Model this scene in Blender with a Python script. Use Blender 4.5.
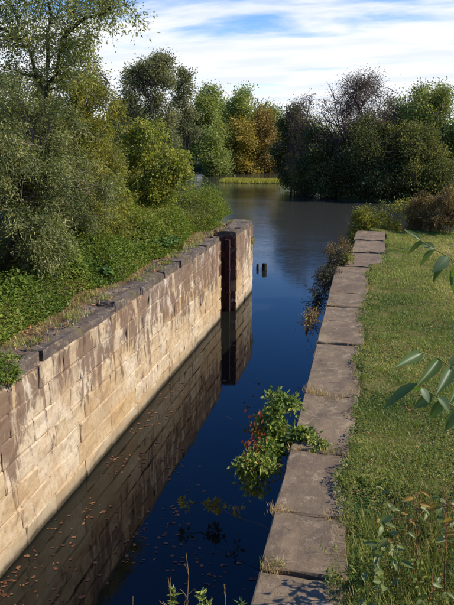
import bpy, math, random
import numpy as np
from mathutils import Matrix, Vector
for o in list(bpy.data.objects): bpy.data.objects.remove(o)
SC = bpy.context.scene
COL = SC.collection
rng = np.random.default_rng(11)
random.seed(7)

# ------------------------------------------------------------------ camera
YAW, PITCH, FPX, HC = 0.24175, 0.25105, 664.2, 6.8
_f = np.array([-math.sin(YAW)*math.cos(PITCH), math.cos(YAW)*math.cos(PITCH), -math.sin(PITCH)])
_r = np.array([math.cos(YAW), math.sin(YAW), 0.0])
_u = np.cross(_r, _f)
CAM = np.array([0, 0, HC])
cd = bpy.data.cameras.new('camera'); cam = bpy.data.objects.new('camera', cd); COL.objects.link(cam)
cd.sensor_fit = 'VERTICAL'; cd.sensor_height = 24; cd.lens = 24*FPX/605
cd.clip_start = 0.05; cd.clip_end = 9000
M = Matrix(((_r[0], _u[0], -_f[0], 0), (_r[1], _u[1], -_f[1], 0), (_r[2], _u[2], -_f[2], HC), (0, 0, 0, 1)))
cam.matrix_world = M
SC.camera = cam

def ray(px, py):
    return _f + _r*(px-227)/FPX - _u*(py-302.5)/FPX
def atz(px, py, z):                      # photo pixel met with the level z
    d = ray(px, py); t = (z-HC)/d[2]; return CAM + d*t
def aty(px, py, y):                      # photo pixel at the distance y along the canal
    d = ray(px, py); return CAM + d*(y/d[1])

# ------------------------------------------------------------------ sky and sun
SUN_EL, SUN_AZ = math.radians(40), math.radians(80)       # azimuth clockwise from +Y
world = bpy.data.worlds.new('World'); SC.world = world; world.use_nodes = True
wn, wl = world.node_tree.nodes, world.node_tree.links
wn.clear()
def N(nt, t, **kw):
    n = nt.new(t)
    for k, v in kw.items():
        if k.startswith('i_'): n.inputs[k[2:].replace('_', ' ')].default_value = v
        else: setattr(n, k, v)
    return n
sky = N(wn, 'ShaderNodeTexSky', sky_type='NISHITA', sun_disc=False, sun_elevation=SUN_EL, sun_rotation=SUN_AZ)
sky.air_density = 1.0; sky.dust_density = 0.3; sky.ozone_density = 3.0
tc = N(wn, 'ShaderNodeTexCoord')
sep = N(wn, 'ShaderNodeSeparateXYZ'); wl.new(tc.outputs['Generated'], sep.inputs[0])
# clouds lie in a flat layer: project the direction on a plane overhead
mz = N(wn, 'ShaderNodeMath', operation='ADD'); mz.inputs[1].default_value = 0.10; wl.new(sep.outputs['Z'], mz.inputs[0])
mz2 = N(wn, 'ShaderNodeMath', operation='MAXIMUM'); mz2.inputs[1].default_value = 0.05; wl.new(mz.outputs[0], mz2.inputs[0])
dx = N(wn, 'ShaderNodeMath', operation='DIVIDE'); wl.new(sep.outputs['X'], dx.inputs[0]); wl.new(mz2.outputs[0], dx.inputs[1])
dy = N(wn, 'ShaderNodeMath', operation='DIVIDE'); wl.new(sep.outputs['Y'], dy.inputs[0]); wl.new(mz2.outputs[0], dy.inputs[1])
cmb = N(wn, 'ShaderNodeCombineXYZ'); wl.new(dx.outputs[0], cmb.inputs[0]); wl.new(dy.outputs[0], cmb.inputs[1])
mp = N(wn, 'ShaderNodeMapping'); mp.inputs['Scale'].default_value = (0.55, 1.25, 1); mp.inputs['Rotation'].default_value = (0, 0, 0.5); wl.new(cmb.outputs[0], mp.inputs[0])
nz = N(wn, 'ShaderNodeTexNoise'); nz.inputs['Scale'].default_value = 1.3; nz.inputs['Detail'].default_value = 7; nz.inputs['Roughness'].default_value = 0.58; nz.inputs['Distortion'].default_value = 0.35
wl.new(mp.outputs[0], nz.inputs[0])
# a bank of thin white cloud toward the horizon, opening to blue overhead
lift = N(wn, 'ShaderNodeMapRange'); lift.inputs['From Min'].default_value = 0.115; lift.inputs['From Max'].default_value = 0.25
lift.inputs['To Min'].default_value = 0.30; lift.inputs['To Max'].default_value = -0.10
wl.new(sep.outputs['Z'], lift.inputs[0])
ad = N(wn, 'ShaderNodeMath', operation='ADD'); wl.new(nz.outputs[0], ad.inputs[0]); wl.new(lift.outputs[0], ad.inputs[1])
cr = N(wn, 'ShaderNodeMapRange', interpolation_type='SMOOTHSTEP'); cr.inputs['From Min'].default_value = 0.525; cr.inputs['From Max'].default_value = 0.76
wl.new(ad.outputs[0], cr.inputs[0])
mixc = N(wn, 'ShaderNodeMix', data_type='RGBA')
wl.new(cr.outputs[0], mixc.inputs['Factor']); hs = N(wn, 'ShaderNodeHueSaturation'); hs.inputs['Hue'].default_value = 0.515; hs.inputs['Saturation'].default_value = 1.38; hs.inputs['Value'].default_value = 1.15; wl.new(sky.outputs[0], hs.inputs['Color'])
wl.new(hs.outputs[0], mixc.inputs[6]); cn = N(wn, 'ShaderNodeTexNoise'); cn.inputs['Scale'].default_value = 2.1; cn.inputs['Detail'].default_value = 6; wl.new(mp.outputs[0], cn.inputs[0])
cc = N(wn, 'ShaderNodeMapRange', interpolation_type='SMOOTHSTEP'); cc.inputs['From Min'].default_value = 0.36; cc.inputs['From Max'].default_value = 0.58; wl.new(cn.outputs[0], cc.inputs[0])
ccm = N(wn, 'ShaderNodeMix', data_type='RGBA'); wl.new(cc.outputs[0], ccm.inputs['Factor']); ccm.inputs[6].default_value = (5.6, 6.0, 6.7, 1); ccm.inputs[7].default_value = (6.5, 6.65, 6.9, 1)
wl.new(ccm.outputs[2], mixc.inputs[7])
bg = N(wn, 'ShaderNodeBackground'); bg.inputs['Strength'].default_value = 0.15
wl.new(mixc.outputs[2], bg.inputs[0])
wo = N(wn, 'ShaderNodeOutputWorld'); wl.new(bg.outputs[0], wo.inputs[0])

sd = bpy.data.lights.new('sun', 'SUN'); sd.energy = 5.0; sd.angle = math.radians(0.53); sd.color = (1.0, 0.91, 0.77)
sun = bpy.data.objects.new('sun', sd); COL.objects.link(sun)
sdir = Vector((math.sin(SUN_AZ)*math.cos(SUN_EL), math.cos(SUN_AZ)*math.cos(SUN_EL), math.sin(SUN_EL)))
sun.rotation_euler = sdir.to_track_quat('Z', 'Y').to_euler()
sun.location = (30, 20, 40)
vs = SC.view_settings
vs.view_transform = 'Standard'; vs.look = 'None'; vs.exposure = 0.07; vs.gamma = 1.0; vs.use_curve_mapping = False
SC.render.engine = 'CYCLES'
SC.cycles.max_bounces = 8; SC.cycles.transparent_max_bounces = 8

# ------------------------------------------------------------------ helpers
def lin(r, g, b):
    f = lambda c: (c/255/12.92) if c/255 <= 0.04045 else ((c/255+0.055)/1.055)**2.4
    return (f(r), f(g), f(b), 1)
def tag(o, label=None, cat=None, group=None, kind=None):
    if label: o['label'] = label
    if cat: o['category'] = cat
    if group: o['group'] = group
    if kind: o['kind'] = kind
    return o
def empty(name, loc, rz=0):
    o = bpy.data.objects.new(name, None); COL.objects.link(o); o.location = tuple(float(c) for c in loc); o.rotation_euler = (0, 0, rz)
    o.empty_display_size = 0.2
    return o
def mesh_np(name, V, F, mat, parent=None, attr=None, smooth=False, loc=None):
    """V (n,3); F list of (k,m) index arrays, each of one polygon size"""
    me = bpy.data.meshes.new(name)
    V = np.ascontiguousarray(V, dtype=np.float32)
    me.vertices.add(len(V)); me.vertices.foreach_set('co', V.ravel())
    if not isinstance(F, list): F = [F]
    F = [np.asarray(f, dtype=np.int32) for f in F if len(f)]
    nl = sum(f.size for f in F); npol = sum(len(f) for f in F)
    me.loops.add(nl); me.polygons.add(npol)
    me.loops.foreach_set('vertex_index', np.concatenate([f.ravel() for f in F]))
    st = []; c = 0
    for f in F:
        st.append(c + np.arange(len(f))*f.shape[1]); c += f.size
    me.polygons.foreach_set('loop_start', np.concatenate(st).astype(np.int32))
    me.polygons.foreach_set('use_smooth', np.full(npol, smooth))
    if attr is not None:
        a = me.attributes.new('v', 'FLOAT', 'POINT'); a.data.foreach_set('value', np.ascontiguousarray(attr, dtype=np.float32))
    me.update(calc_edges=True)
    if mat: me.materials.append(mat)
    o = bpy.data.objects.new(name, me); COL.objects.link(o)
    if parent: o.parent = parent
    if loc is not None: o.location = tuple(float(c) for c in loc)
    return o
def link_obj(name, me, parent, loc=(0, 0, 0), rot=(0, 0, 0), scale=(1, 1, 1)):
    o = bpy.data.objects.new(name, me); COL.objects.link(o); o.parent = parent
    o.location = loc; o.rotation_euler = rot; o.scale = scale
    return o
def nrm(a):
    return a/np.maximum(np.linalg.norm(a, axis=-1, keepdims=True), 1e-9)
def rdir(n):
    return nrm(rng.normal(size=(n, 3)))
_perm = rng.random((64, 64, 64)).astype(np.float32)
def vnoise(P, scale=1.0):
    P = np.asarray(P)*scale
    i = np.floor(P).astype(int); f = P-i; f = f*f*(3-2*f)
    out = 0
    for a in (0, 1):
        for b in (0, 1):
            for c in (0, 1):
                w = (f[..., 0] if a else 1-f[..., 0])*(f[..., 1] if b else 1-f[..., 1])*(f[..., 2] if c else 1-f[..., 2])
                out = out + w*_perm[(i[..., 0]+a) % 64, (i[..., 1]+b) % 64, (i[..., 2]+c) % 64]
    return out
def n2(x, y, s):
    return vnoise(np.stack([x, y, np.zeros_like(x)], -1), s)

# ------------------------------------------------------------------ materials
def mat_new(name):
    m = bpy.data.materials.new(name); m.use_nodes = True
    nt = m.node_tree; nt.nodes.clear()
    out = nt.nodes.new('ShaderNodeOutputMaterial')
    return m, nt.nodes, nt.links, out
def ramp(n, l, src, stops, interp='LINEAR'):
    r = n.new('ShaderNodeValToRGB'); r.color_ramp.interpolation = interp
    e = r.color_ramp.elements
    while len(e) > 1: e.remove(e[-1])
    e[0].position = stops[0][0]; e[0].color = stops[0][1]
    for p, c in stops[1:]:
        x = e.new(p); x.color = c
    l.new(src, r.inputs[0]); return r.outputs[0]
def noise(n, l, vec, scale, detail=5, rough=0.6, dist=0.0):
    t = n.new('ShaderNodeTexNoise'); t.inputs['Scale'].default_value = scale; t.inputs['Detail'].default_value = detail
    t.inputs['Roughness'].default_value = rough; t.inputs['Distortion'].default_value = dist
    if vec is not None: l.new(vec, t.inputs['Vector'])
    return t.outputs[0]
def mix(n, l, fac, a, b, mode='MIX'):
    m = n.new('ShaderNodeMix'); m.data_type = 'RGBA'; m.blend_type = mode
    for s, v in ((m.inputs['Factor'], fac), (m.inputs[6], a), (m.inputs[7], b)):
        if isinstance(v, (int, float, tuple)): s.default_value = v
        else: l.new(v, s)
    return m.outputs[2]
def math_(n, l, op, a, b=None, clamp=False):
    m = n.new('ShaderNodeMath'); m.operation = op; m.use_clamp = clamp
    for s, v in ((m.inputs[0], a), (m.inputs[1], b)):
        if v is None: continue
        if isinstance(v, (int, float)): s.default_value = v
        else: l.new(v, s)
    return m.outputs[0]
def maprange(n, l, v, a, b, c=0.0, d=1.0):
    m = n.new('ShaderNodeMapRange'); m.interpolation_type = 'SMOOTHSTEP'
    m.inputs['From Min'].default_value = a; m.inputs['From Max'].default_value = b
    m.inputs['To Min'].default_value = c; m.inputs['To Max'].default_value = d
    l.new(v, m.inputs[0]); return m.outputs[0]
def wpos(n, l, scale=(1, 1, 1)):
    g = n.new('ShaderNodeNewGeometry')
    m = n.new('ShaderNodeMapping'); m.inputs['Scale'].default_value = scale
    l.new(g.outputs['Position'], m.inputs[0]); return m.outputs[0]
def finish(n, l, out, color, rough=0.85, bump=None, bstr=0.3, bdist=0.02, spec=0.3):
    p = n.new('ShaderNodeBsdfPrincipled')
    if isinstance(color, tuple): p.inputs['Base Color'].default_value = color
    else: l.new(color, p.inputs['Base Color'])
    if isinstance(rough, (int, float)): p.inputs['Roughness'].default_value = rough
    else: l.new(rough, p.inputs['Roughness'])
    p.inputs['Specular IOR Level'].default_value = spec
    if bump is not None:
        b = n.new('ShaderNodeBump'); b.inputs['Strength'].default_value = bstr; b.inputs['Distance'].default_value = bdist
        l.new(bump, b.inputs['Height']); l.new(b.outputs[0], p.inputs['Normal'])
    l.new(p.outputs[0], out.inputs[0]); return p
def leaf_mat(name, stops, trans=0.32, rough=0.5, spec=0.35, tmul=(1.3, 1.35, 0.75), gain=1.3):
    m, n, l, out = mat_new(name)
    a = n.new('ShaderNodeAttribute'); a.attribute_name = 'v'
    c = ramp(n, l, a.outputs['Fac'], [(q, tuple(min(v*gain, .8) for v in cc[:3])+(1,)) for q, cc in stops])
    p = n.new('ShaderNodeBsdfPrincipled'); l.new(c, p.inputs['Base Color']); p.inputs['Roughness'].default_value = rough
    p.inputs['Specular IOR Level'].default_value = spec
    t = n.new('ShaderNodeBsdfTranslucent'); l.new(mix(n, l, 1.0, c, (*tmul, 1), 'MULTIPLY'), t.inputs[0])
    ms = n.new('ShaderNodeMixShader'); ms.inputs[0].default_value = trans
    l.new(p.outputs[0], ms.inputs[1]); l.new(t.outputs[0], ms.inputs[2]); l.new(ms.outputs[0], out.inputs[0])
    return m
def bark_mat(name, c1, c2):
    m, n, l, out = mat_new(name)
    v = wpos(n, l, (1, 1, 0.35))
    t = noise(n, l, v, 14, 5, 0.7)
    finish(n, l, out, ramp(n, l, t, [(0.3, c1), (0.7, c2)]), 0.9, t, 0.5, 0.02)
    return m

def stone_wall_mat(name, jamb=False):
    m, n, l, out = mat_new(name)
    P = wpos(n, l)
    oi = n.new('ShaderNodeObjectInfo').outputs['Random']
    big = noise(n, l, P, 0.9, 4, 0.55, 0.4)
    fine = noise(n, l, P, 9, 8, 0.68)
    base = ramp(n, l, oi, [(0.0, lin(214, 198, 168)), (0.3, lin(204, 184, 148)), (0.55, lin(218, 204, 178)), (0.78, lin(198, 172, 130)), (1.0, lin(208, 194, 166))])
    base = mix(n, l, maprange(n, l, big, 0.38, 0.66, 0, 0.5), base, lin(184, 152, 108))
    base = mix(n, l, maprange(n, l, fine, 0.42, 0.75, 0, 0.7), base, lin(150, 122, 92))
    # wandering bedding layers in the sandstone
    bed = noise(n, l, wpos(n, l, (0.6, 0.6, 7.0)), 1.4, 4, 0.6, 0.8)
    base = mix(n, l, maprange(n, l, bed, 0.50, 0.70, 0, 0.30), base, lin(172, 138, 100))
    sp = n.new('ShaderNodeSeparateXYZ'); g = n.new('ShaderNodeNewGeometry'); l.new(g.outputs['Position'], sp.inputs[0])
    h = sp.outputs['Z']; yy = sp.outputs['Y']
    # drips and run-off that come down from the coping
    drip = noise(n, l, wpos(n, l, (1.7, 1.7, 0.42)), 1.7, 9, 0.72, 0.8)
    hm = maprange(n, l, h, 0.7, 2.75, 0.0, 1.0)
    far = maprange(n, l, yy, 9.0, 21.0, 0.0, 0.065)
    dm = math_(n, l, 'ADD', drip, math_(n, l, 'ADD', math_(n, l, 'MULTIPLY', hm, 0.15), far))
    s1 = maprange(n, l, dm, 0.59, 0.68, 0, 0.78)
    base = mix(n, l, s1, base, mix(n, l, fine, lin(70, 52, 45), lin(126, 98, 80)))
    patch = noise(n, l, wpos(n, l, (0.9, 0.9, 0.45)), 1.25, 6, 0.62, 0.7)
    pm = math_(n, l, 'MULTIPLY', maprange(n, l, patch, 0.53, 0.64), maprange(n, l, h, 0.5, 1.9, 0.1, 1.0))
    base = mix(n, l, math_(n, l, 'MULTIPLY', pm, 0.36), base, mix(n, l, fine, lin(92, 70, 62), lin(158, 130, 106)))
    # blocks that took the stain as a whole
    ob = n.new('ShaderNodeMath'); ob.operation = 'FRACT'; l.new(math_(n, l, 'MULTIPLY', oi, 7.31), ob.inputs[0])
    om = math_(n, l, 'MULTIPLY', maprange(n, l, ob.outputs[0], 0.48, 0.6), math_(n, l, 'MULTIPLY', maprange(n, l, h, 1.3, 2.5), maprange(n, l, big, 0.36, 0.56)))
    base = mix(n, l, math_(n, l, 'MULTIPLY', om, 0.36), base, lin(122, 98, 80))
    # black crust right below the coping and in streaks
    crust = noise(n, l, wpos(n, l, (3.0, 3.0, 0.5)), 2.3, 7, 0.7)
    cm = math_(n, l, 'ADD', crust, maprange(n, l, h, 2.2, 2.9, 0.0, 0.12))
    base = mix(n, l, maprange(n, l, cm, 0.62, 0.72, 0, 0.6), base, lin(70, 58, 54))
    # pale lime bloom
    lime = noise(n, l, wpos(n, l, (1.0, 1.0, 0.8)), 1.5, 8, 0.68, 0.8)
    base = mix(n, l, maprange(n, l, lime, 0.54, 0.66, 0, 0.55), base, lin(218, 206, 184))
    # grey band where the water rises and falls
    wv = noise(n, l, P, 2.2, 3, 0.6)
    wm = maprange(n, l, math_(n, l, 'ADD', h, math_(n, l, 'MULTIPLY', wv, -0.25)), -0.05, 0.32, 0.75, 0.0)
    base = mix(n, l, wm, base, mix(n, l, fine, lin(118, 106, 88), lin(178, 164, 140)))
    base = mix(n, l, maprange(n, l, math_(n, l, 'ADD', h, math_(n, l, 'MULTIPLY', noise(n, l, P, 3.5, 6, 0.7), -0.18)), -0.06, 0.07, 0.9, 0.0), base, lin(52, 46, 32))
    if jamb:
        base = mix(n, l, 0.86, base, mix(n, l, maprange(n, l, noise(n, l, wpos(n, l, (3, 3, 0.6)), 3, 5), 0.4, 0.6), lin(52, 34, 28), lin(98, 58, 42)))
    bmp = math_(n, l, 'ADD', math_(n, l, 'MULTIPLY', fine, 0.7), math_(n, l, 'MULTIPLY', noise(n, l, P, 34, 4, 0.7), 0.35))
    finish(n, l, out, base, 0.92, bmp, 0.55, 0.03, 0.2)
    return m
def coping_mat(name, c1, c2, c3, lich):
    m, n, l, out = mat_new(name)
    P = wpos(n, l)
    oi = n.new('ShaderNodeObjectInfo').outputs['Random']
    a = noise(n, l, P, 1.6, 6, 0.62, 0.5); b = noise(n, l, P, 11, 8, 0.7); c = noise(n, l, P, 60, 3, 0.6)
    col = ramp(n, l, a, [(0.30, c1), (0.52, c2), (0.72, c3)])
    col = mix(n, l, math_(n, l, 'MULTIPLY', oi, 0.35), col, c1)
    col = mix(n, l, maprange(n, l, b, 0.48, 0.72, 0, 0.55), col, lich)
    col = mix(n, l, maprange(n, l, c, 0.55, 0.75, 0, 0.45), col, c1)
    li = noise(n, l, P, 5.5, 9, 0.75, 0.4); blo = noise(n, l, P, 0.75, 4, 0.6, 1.0)
    col = mix(n, l, maprange(n, l, blo, 0.42, 0.62, 0.0, 0.4), col, lin(104, 86, 70))
    col = mix(n, l, maprange(n, l, li, 0.56, 0.64, 0, 0.5), col, lin(176, 158, 130))
    col = mix(n, l, maprange(n, l, li, 0.40, 0.33, 0, 0.6), col, lin(66, 56, 48))
    pits = n.new('ShaderNodeTexVoronoi'); pits.inputs['Scale'].default_value = 19; l.new(P, pits.inputs['Vector'])
    pm = math_(n, l, 'MULTIPLY', maprange(n, l, pits.outputs[0], 0.05, 0.22, 1, 0), maprange(n, l, b, 0.45, 0.6))
    col = mix(n, l, math_(n, l, 'MULTIPLY', pm, 0.6), col, lin(52, 44, 40))
    if 'black' in name:
        moss = noise(n, l, P, 2.6, 6, 0.7, 0.6)
        col = mix(n, l, maprange(n, l, moss, 0.52, 0.66, 0, 0.75), col, lin(108, 104, 62))
        col = mix(n, l, maprange(n, l, noise(n, l, P, 4.3, 7, 0.7, 0.3), 0.55, 0.66, 0, 0.6), col, lin(160, 142, 112))
    bm = math_(n, l, 'SUBTRACT', math_(n, l, 'ADD', b, math_(n, l, 'MULTIPLY', c, 0.4)), math_(n, l, 'MULTIPLY', pm, 0.5))
    finish(n, l, out, col, 0.9, bm, 0.55, 0.02, 0.25)
    return m
def ground_mat(name, cols, scale=1.2):
    m, n, l, out = mat_new(name)
    P = wpos(n, l)
    a = noise(n, l, P, scale, 6, 0.65, 0.6); b = noise(n, l, P, 17, 7, 0.72)
    mixv = math_(n, l, 'ADD', math_(n, l, 'MULTIPLY', a, 0.6), math_(n, l, 'MULTIPLY', b, 0.4))
    col = ramp(n, l, mixv, [(0.34+0.32*i/(len(cols)-1), c) for i, c in enumerate(cols)])
    finish(n, l, out, col, 0.95, b, 0.8, 0.05, 0.1)
    return m
def water_mat():
    m, n, l, out = mat_new('canal_water')
    g = n.new('ShaderNodeNewGeometry'); s = n.new('ShaderNodeSeparateXYZ'); l.new(g.outputs['Position'], s.inputs[0])
    # sheltered and still between the walls, ruffled by the wind on the open pond
    open_ = maprange(n, l, s.outputs['Y'], 24, 44, 0.02, 0.5)
    gust = maprange(n, l, noise(n, l, wpos(n, l, (0.05, 0.09, 1)), 1.0, 3, 0.5, 0.6), 0.35, 0.65, 0.45, 1.2)
    w1 = noise(n, l, wpos(n, l, (0.8, 2.0, 1)), 2.2, 5, 0.6, 0.3)
    w2 = noise(n, l, wpos(n, l, (1, 1.6, 1)), 0.45, 2, 0.5)
    hgt = math_(n, l, 'ADD', math_(n, l, 'MULTIPLY', w1, 0.6), math_(n, l, 'MULTIPLY', w2, 0.5))
    hgt = math_(n, l, 'MULTIPLY', hgt, math_(n, l, 'MULTIPLY', open_, gust))
    murk_lift = mix(n, l, maprange(n, l, s.outputs['Y'], 25, 48), (0.010, 0.011, 0.009, 1), (0.042, 0.044, 0.038, 1))  # murky pond colour, raised to stand in for sky glare the ripples lack
    p = finish(n, l, out, murk_lift, maprange(n, l, s.outputs['Y'], 24, 50, 0.012, 0.06), hgt, 0.6, 0.09, 0.5)
    p.inputs['IOR'].default_value = 1.333
    return m
def wood_mat(name, c1, c2):
    return bark_mat(name, c1, c2)

MAT = {}
MAT['wall'] = stone_wall_mat('weathered_sandstone')
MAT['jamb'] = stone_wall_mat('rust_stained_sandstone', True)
MAT['mortar'] = ground_mat('worn_joint', [lin(74, 58, 44), lin(140, 116, 88), lin(176, 152, 118)], 2.2)
MAT['coping'] = coping_mat('brown_grey_coping_stone', lin(100, 86, 68), lin(130, 112, 88), lin(150, 130, 101), lin(172, 150, 118))
MAT['coping_dark'] = coping_mat('blackened_coping_stone', lin(70, 62, 58), lin(96, 86, 78), lin(122, 108, 94), lin(156, 142, 122))
MAT['water'] = water_mat()
MAT['soil'] = ground_mat('leaf_litter_soil', [lin(58, 44, 30), lin(96, 76, 52), lin(134, 112, 80), lin(92, 92, 48)], 1.4)
MAT['lawn_soil'] = ground_mat('lawn_thatch', [lin(62, 58, 30), lin(98, 96, 46), lin(118, 112, 62), lin(140, 122, 82)], 1.1)
MAT['far_soil'] = ground_mat('far_bank_soil', [lin(52, 48, 28), lin(78, 78, 38), lin(104, 92, 58)], 0.2)
MAT['bed'] = ground_mat('pond_mud', [lin(30, 26, 20), lin(48, 42, 32)], 0.3)
MAT['bark'] = bark_mat('grey_bark', lin(70, 60, 50), lin(122, 108, 92))
MAT['bark_dark'] = bark_mat('dark_bark', lin(44, 38, 32), lin(84, 74, 64))
MAT['twig'] = bark_mat('brown_twig', lin(84, 62, 44), lin(138, 108, 78))
MAT['stem_green'] = bark_mat('green_stem', lin(84, 92, 44), lin(130, 132, 72))
MAT['stem_red'] = bark_mat('reddish_stem', lin(110, 66, 44), lin(160, 112, 76))
MAT['post'] = wood_mat('wet_dark_wood', lin(26, 22, 20), lin(56, 48, 42))
MAT['rust'] = wood_mat('rusty_wet_timber', lin(46, 30, 25), lin(92, 58, 44))
MAT['iron'] = wood_mat('rusted_iron', lin(50, 32, 26), lin(96, 60, 44))
MAT['straw'] = leaf_mat('dry_straw', [(0, lin(150, 126, 84)), (0.6, lin(190, 164, 112)), (1, lin(120, 96, 60))], 0.2)
L = lin
MAT['willow'] = leaf_mat('willow_leaf', [(0, L(50, 60, 30)), (0.35, L(84, 92, 48)), (0.7, L(122, 126, 74)), (0.93, L(156, 154, 100)), (1, L(176, 156, 90))], 0.28, gain=1.4)
MAT['olive'] = leaf_mat('olive_leaf', [(0, L(66, 74, 30)), (0.4, L(104, 108, 42)), (0.75, L(136, 132, 54)), (1, L(172, 146, 60))], 0.36, gain=1.4)
MAT['yellowgreen'] = leaf_mat('yellow_green_leaf', [(0, L(62, 76, 28)), (0.4, L(108, 116, 42)), (0.75, L(150, 148, 56)), (1, L(188, 168, 66))], 0.36, gain=1.4)
MAT['airy'] = leaf_mat('thin_tree_leaf', [(0, L(74, 84, 44)), (0.5, L(110, 118, 62)), (0.85, L(146, 144, 82)), (1, L(178, 156, 88))], 0.35, gain=1.65)
MAT['weed'] = leaf_mat('bank_weed_leaf', [(0, L(48, 66, 28)), (0.4, L(84, 104, 40)), (0.75, L(120, 132, 54)), (0.93, L(150, 148, 68)), (1, L(176, 140, 70))], 0.32, 0.55, 0.2)
MAT['broad'] = leaf_mat('dark_broad_leaf', [(0, L(42, 66, 30)), (0.5, L(70, 98, 42)), (1, L(106, 128, 60))], 0.25, 0.5, 0.25)
MAT['far_green'] = leaf_mat('far_green_leaf', [(0, L(66, 78, 38)), (0.45, L(108, 118, 56)), (0.8, L(140, 144, 76)), (1, L(170, 154, 80))], 0.36, gain=1.55)
MAT['far_grey'] = leaf_mat('far_grey_green_leaf', [(0, L(72, 76, 52)), (0.5, L(104, 106, 70)), (1, L(138, 132, 90))], 0.33, gain=1.6)
MAT['far_gold'] = leaf_mat('golden_leaf', [(0, L(100, 98, 42)), (0.5, L(146, 130, 54)), (1, L(182, 158, 72))], 0.34)
MAT['far_orange'] = leaf_mat('orange_leaf', [(0, L(104, 92, 46)), (0.5, L(140, 116, 58)), (1, L(166, 142, 78))], 0.34)
MAT['dark_green'] = leaf_mat('dark_shore_leaf', [(0, L(34, 42, 26)), (0.5, L(60, 66, 38)), (0.85, L(88, 88, 50)), (1, L(122, 108, 64))], 0.34, 0.7, 0.1, gain=2.3)
MAT['shore_mid'] = leaf_mat('olive_shore_leaf', [(0, L(44, 52, 28)), (0.5, L(80, 84, 44)), (0.85, L(112, 108, 58)), (1, L(138, 122, 66))], 0.34, 0.6, 0.15, gain=1.8)
MAT['plum'] = leaf_mat('sparse_brown_leaf', [(0, L(74, 62, 58)), (0.5, L(108, 92, 86)), (1, L(140, 124, 108))], 0.28, 0.7, 0.1)
MAT['goldenrod'] = leaf_mat('shoreline_shrub_leaf', [(0, L(78, 84, 30)), (0.5, L(124, 126, 46)), (1, L(166, 154, 70))], 0.35)
MAT['brown_weed'] = leaf_mat('withered_leaf', [(0, L(72, 58, 36)), (0.45, L(112, 92, 56)), (0.75, L(134, 116, 66)), (1, L(116, 118, 54))], 0.28)
MAT['dusk_leaf'] = leaf_mat('dark_overhang_leaf', [(0, L(36, 36, 26)), (0.6, L(60, 60, 38)), (1, L(90, 86, 50))], 0.2)
MAT['creeper'] = leaf_mat('canal_plant_leaf', [(0, L(56, 78, 32)), (0.4, L(96, 114, 46)), (0.75, L(138, 146, 66)), (1, L(176, 170, 88))], 0.32, 0.5, 0.3, gain=1.3)
MAT['red'] = leaf_mat('red_leaf', [(0, L(104, 40, 26)), (0.45, L(150, 60, 38)), (0.8, L(168, 96, 52)), (1, L(150, 140, 64))], 0.34, gain=1.0)
MAT['grass'] = leaf_mat('lawn_blade', [(0, L(58, 76, 28)), (0.3, L(90, 106, 40)), (0.6, L(124, 128, 58)), (0.82, L(152, 142, 82)), (1, L(184, 164, 110))], 0.30, gain=1.7)
MAT['clover'] = leaf_mat('clover_leaf', [(0, L(42, 60, 26)), (0.5, L(68, 88, 38)), (0.85, L(98, 112, 52)), (1, L(140, 136, 80))], 0.28, 0.6, 0.12, gain=1.5)
MAT['litter'] = leaf_mat('fallen_leaf', [(0, L(86, 54, 34)), (0.4, L(132, 88, 54)), (0.75, L(164, 120, 78)), (1, L(146, 118, 60))], 0.1, 0.6)
MAT['float'] = leaf_mat('floating_leaf', [(0, L(74, 46, 32)), (0.45, L(116, 76, 54)), (0.8, L(140, 100, 70)), (1, L(128, 102, 66))], 0.1, 0.5, gain=1.0)
MAT['reed'] = leaf_mat('marsh_grass', [(0, L(120, 124, 44)), (0.6, L(160, 156, 66)), (1, L(188, 174, 92))], 0.35)

# leaf meshes with a midrib ripple, for the big leaves
def pinnate_mat(name, c1, c2, trans=0.35, rough=0.32, spec=0.6):
    m, n, l, out = mat_new(name)
    tcn = n.new('ShaderNodeTexCoord'); P = tcn.outputs['Object']
    oi = n.new('ShaderNodeObjectInfo').outputs['Random']
    a = noise(n, l, P, 30, 4, 0.6)
    col = mix(n, l, math_(n, l, 'ADD', math_(n, l, 'MULTIPLY', oi, 0.6), math_(n, l, 'MULTIPLY', a, 0.4)), c1, c2)
    s = n.new('ShaderNodeSeparateXYZ'); l.new(P, s.inputs[0])
    rib = math_(n, l, 'ABSOLUTE', s.outputs['X'])
    col = mix(n, l, maprange(n, l, rib, 0.0, 0.03, 0.3, 0.0), col, lin(150, 164, 96))
    col = mix(n, l, maprange(n, l, noise(n, l, P, 6, 6, 0.7), 0.58, 0.66, 0, 0.6), col, lin(120, 104, 56))
    wv = n.new('ShaderNodeTexWave'); wv.inputs['Scale'].default_value = 3.2; wv.bands_direction = 'Y'; wv.inputs['Distortion'].default_value = 0.6
    l.new(P, wv.inputs[0])
    p = n.new('ShaderNodeBsdfPrincipled'); l.new(col, p.inputs['Base Color']); p.inputs['Roughness'].default_value = rough; p.inputs['Specular IOR Level'].default_value = spec
    b = n.new('ShaderNodeBump'); b.inputs['Strength'].default_value = 0.0; b.inputs['Distance'].default_value = 0.004; l.new(wv.outputs[1], b.inputs['Height']); l.new(b.outputs[0], p.inputs['Normal'])
    t = n.new('ShaderNodeBsdfTranslucent'); l.new(mix(n, l, 1.0, col, (1.3, 1.5, 0.55, 1), 'MULTIPLY'), t.inputs[0])
    ms = n.new('ShaderNodeMixShader'); ms.inputs[0].default_value = trans
    l.new(p.outputs[0], ms.inputs[1]); l.new(t.outputs[0], ms.inputs[2]); l.new(ms.outputs[0], out.inputs[0])
    return m
MAT['leaflet'] = pinnate_mat('glossy_leaflet', lin(66, 92, 36), lin(96, 120, 54), 0.42, 0.5, 0.8)
MAT['weed_leaf'] = pinnate_mat('weed_leaf_blade', lin(90, 106, 54), lin(136, 144, 84), 0.30, 0.45, 0.4)
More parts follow.
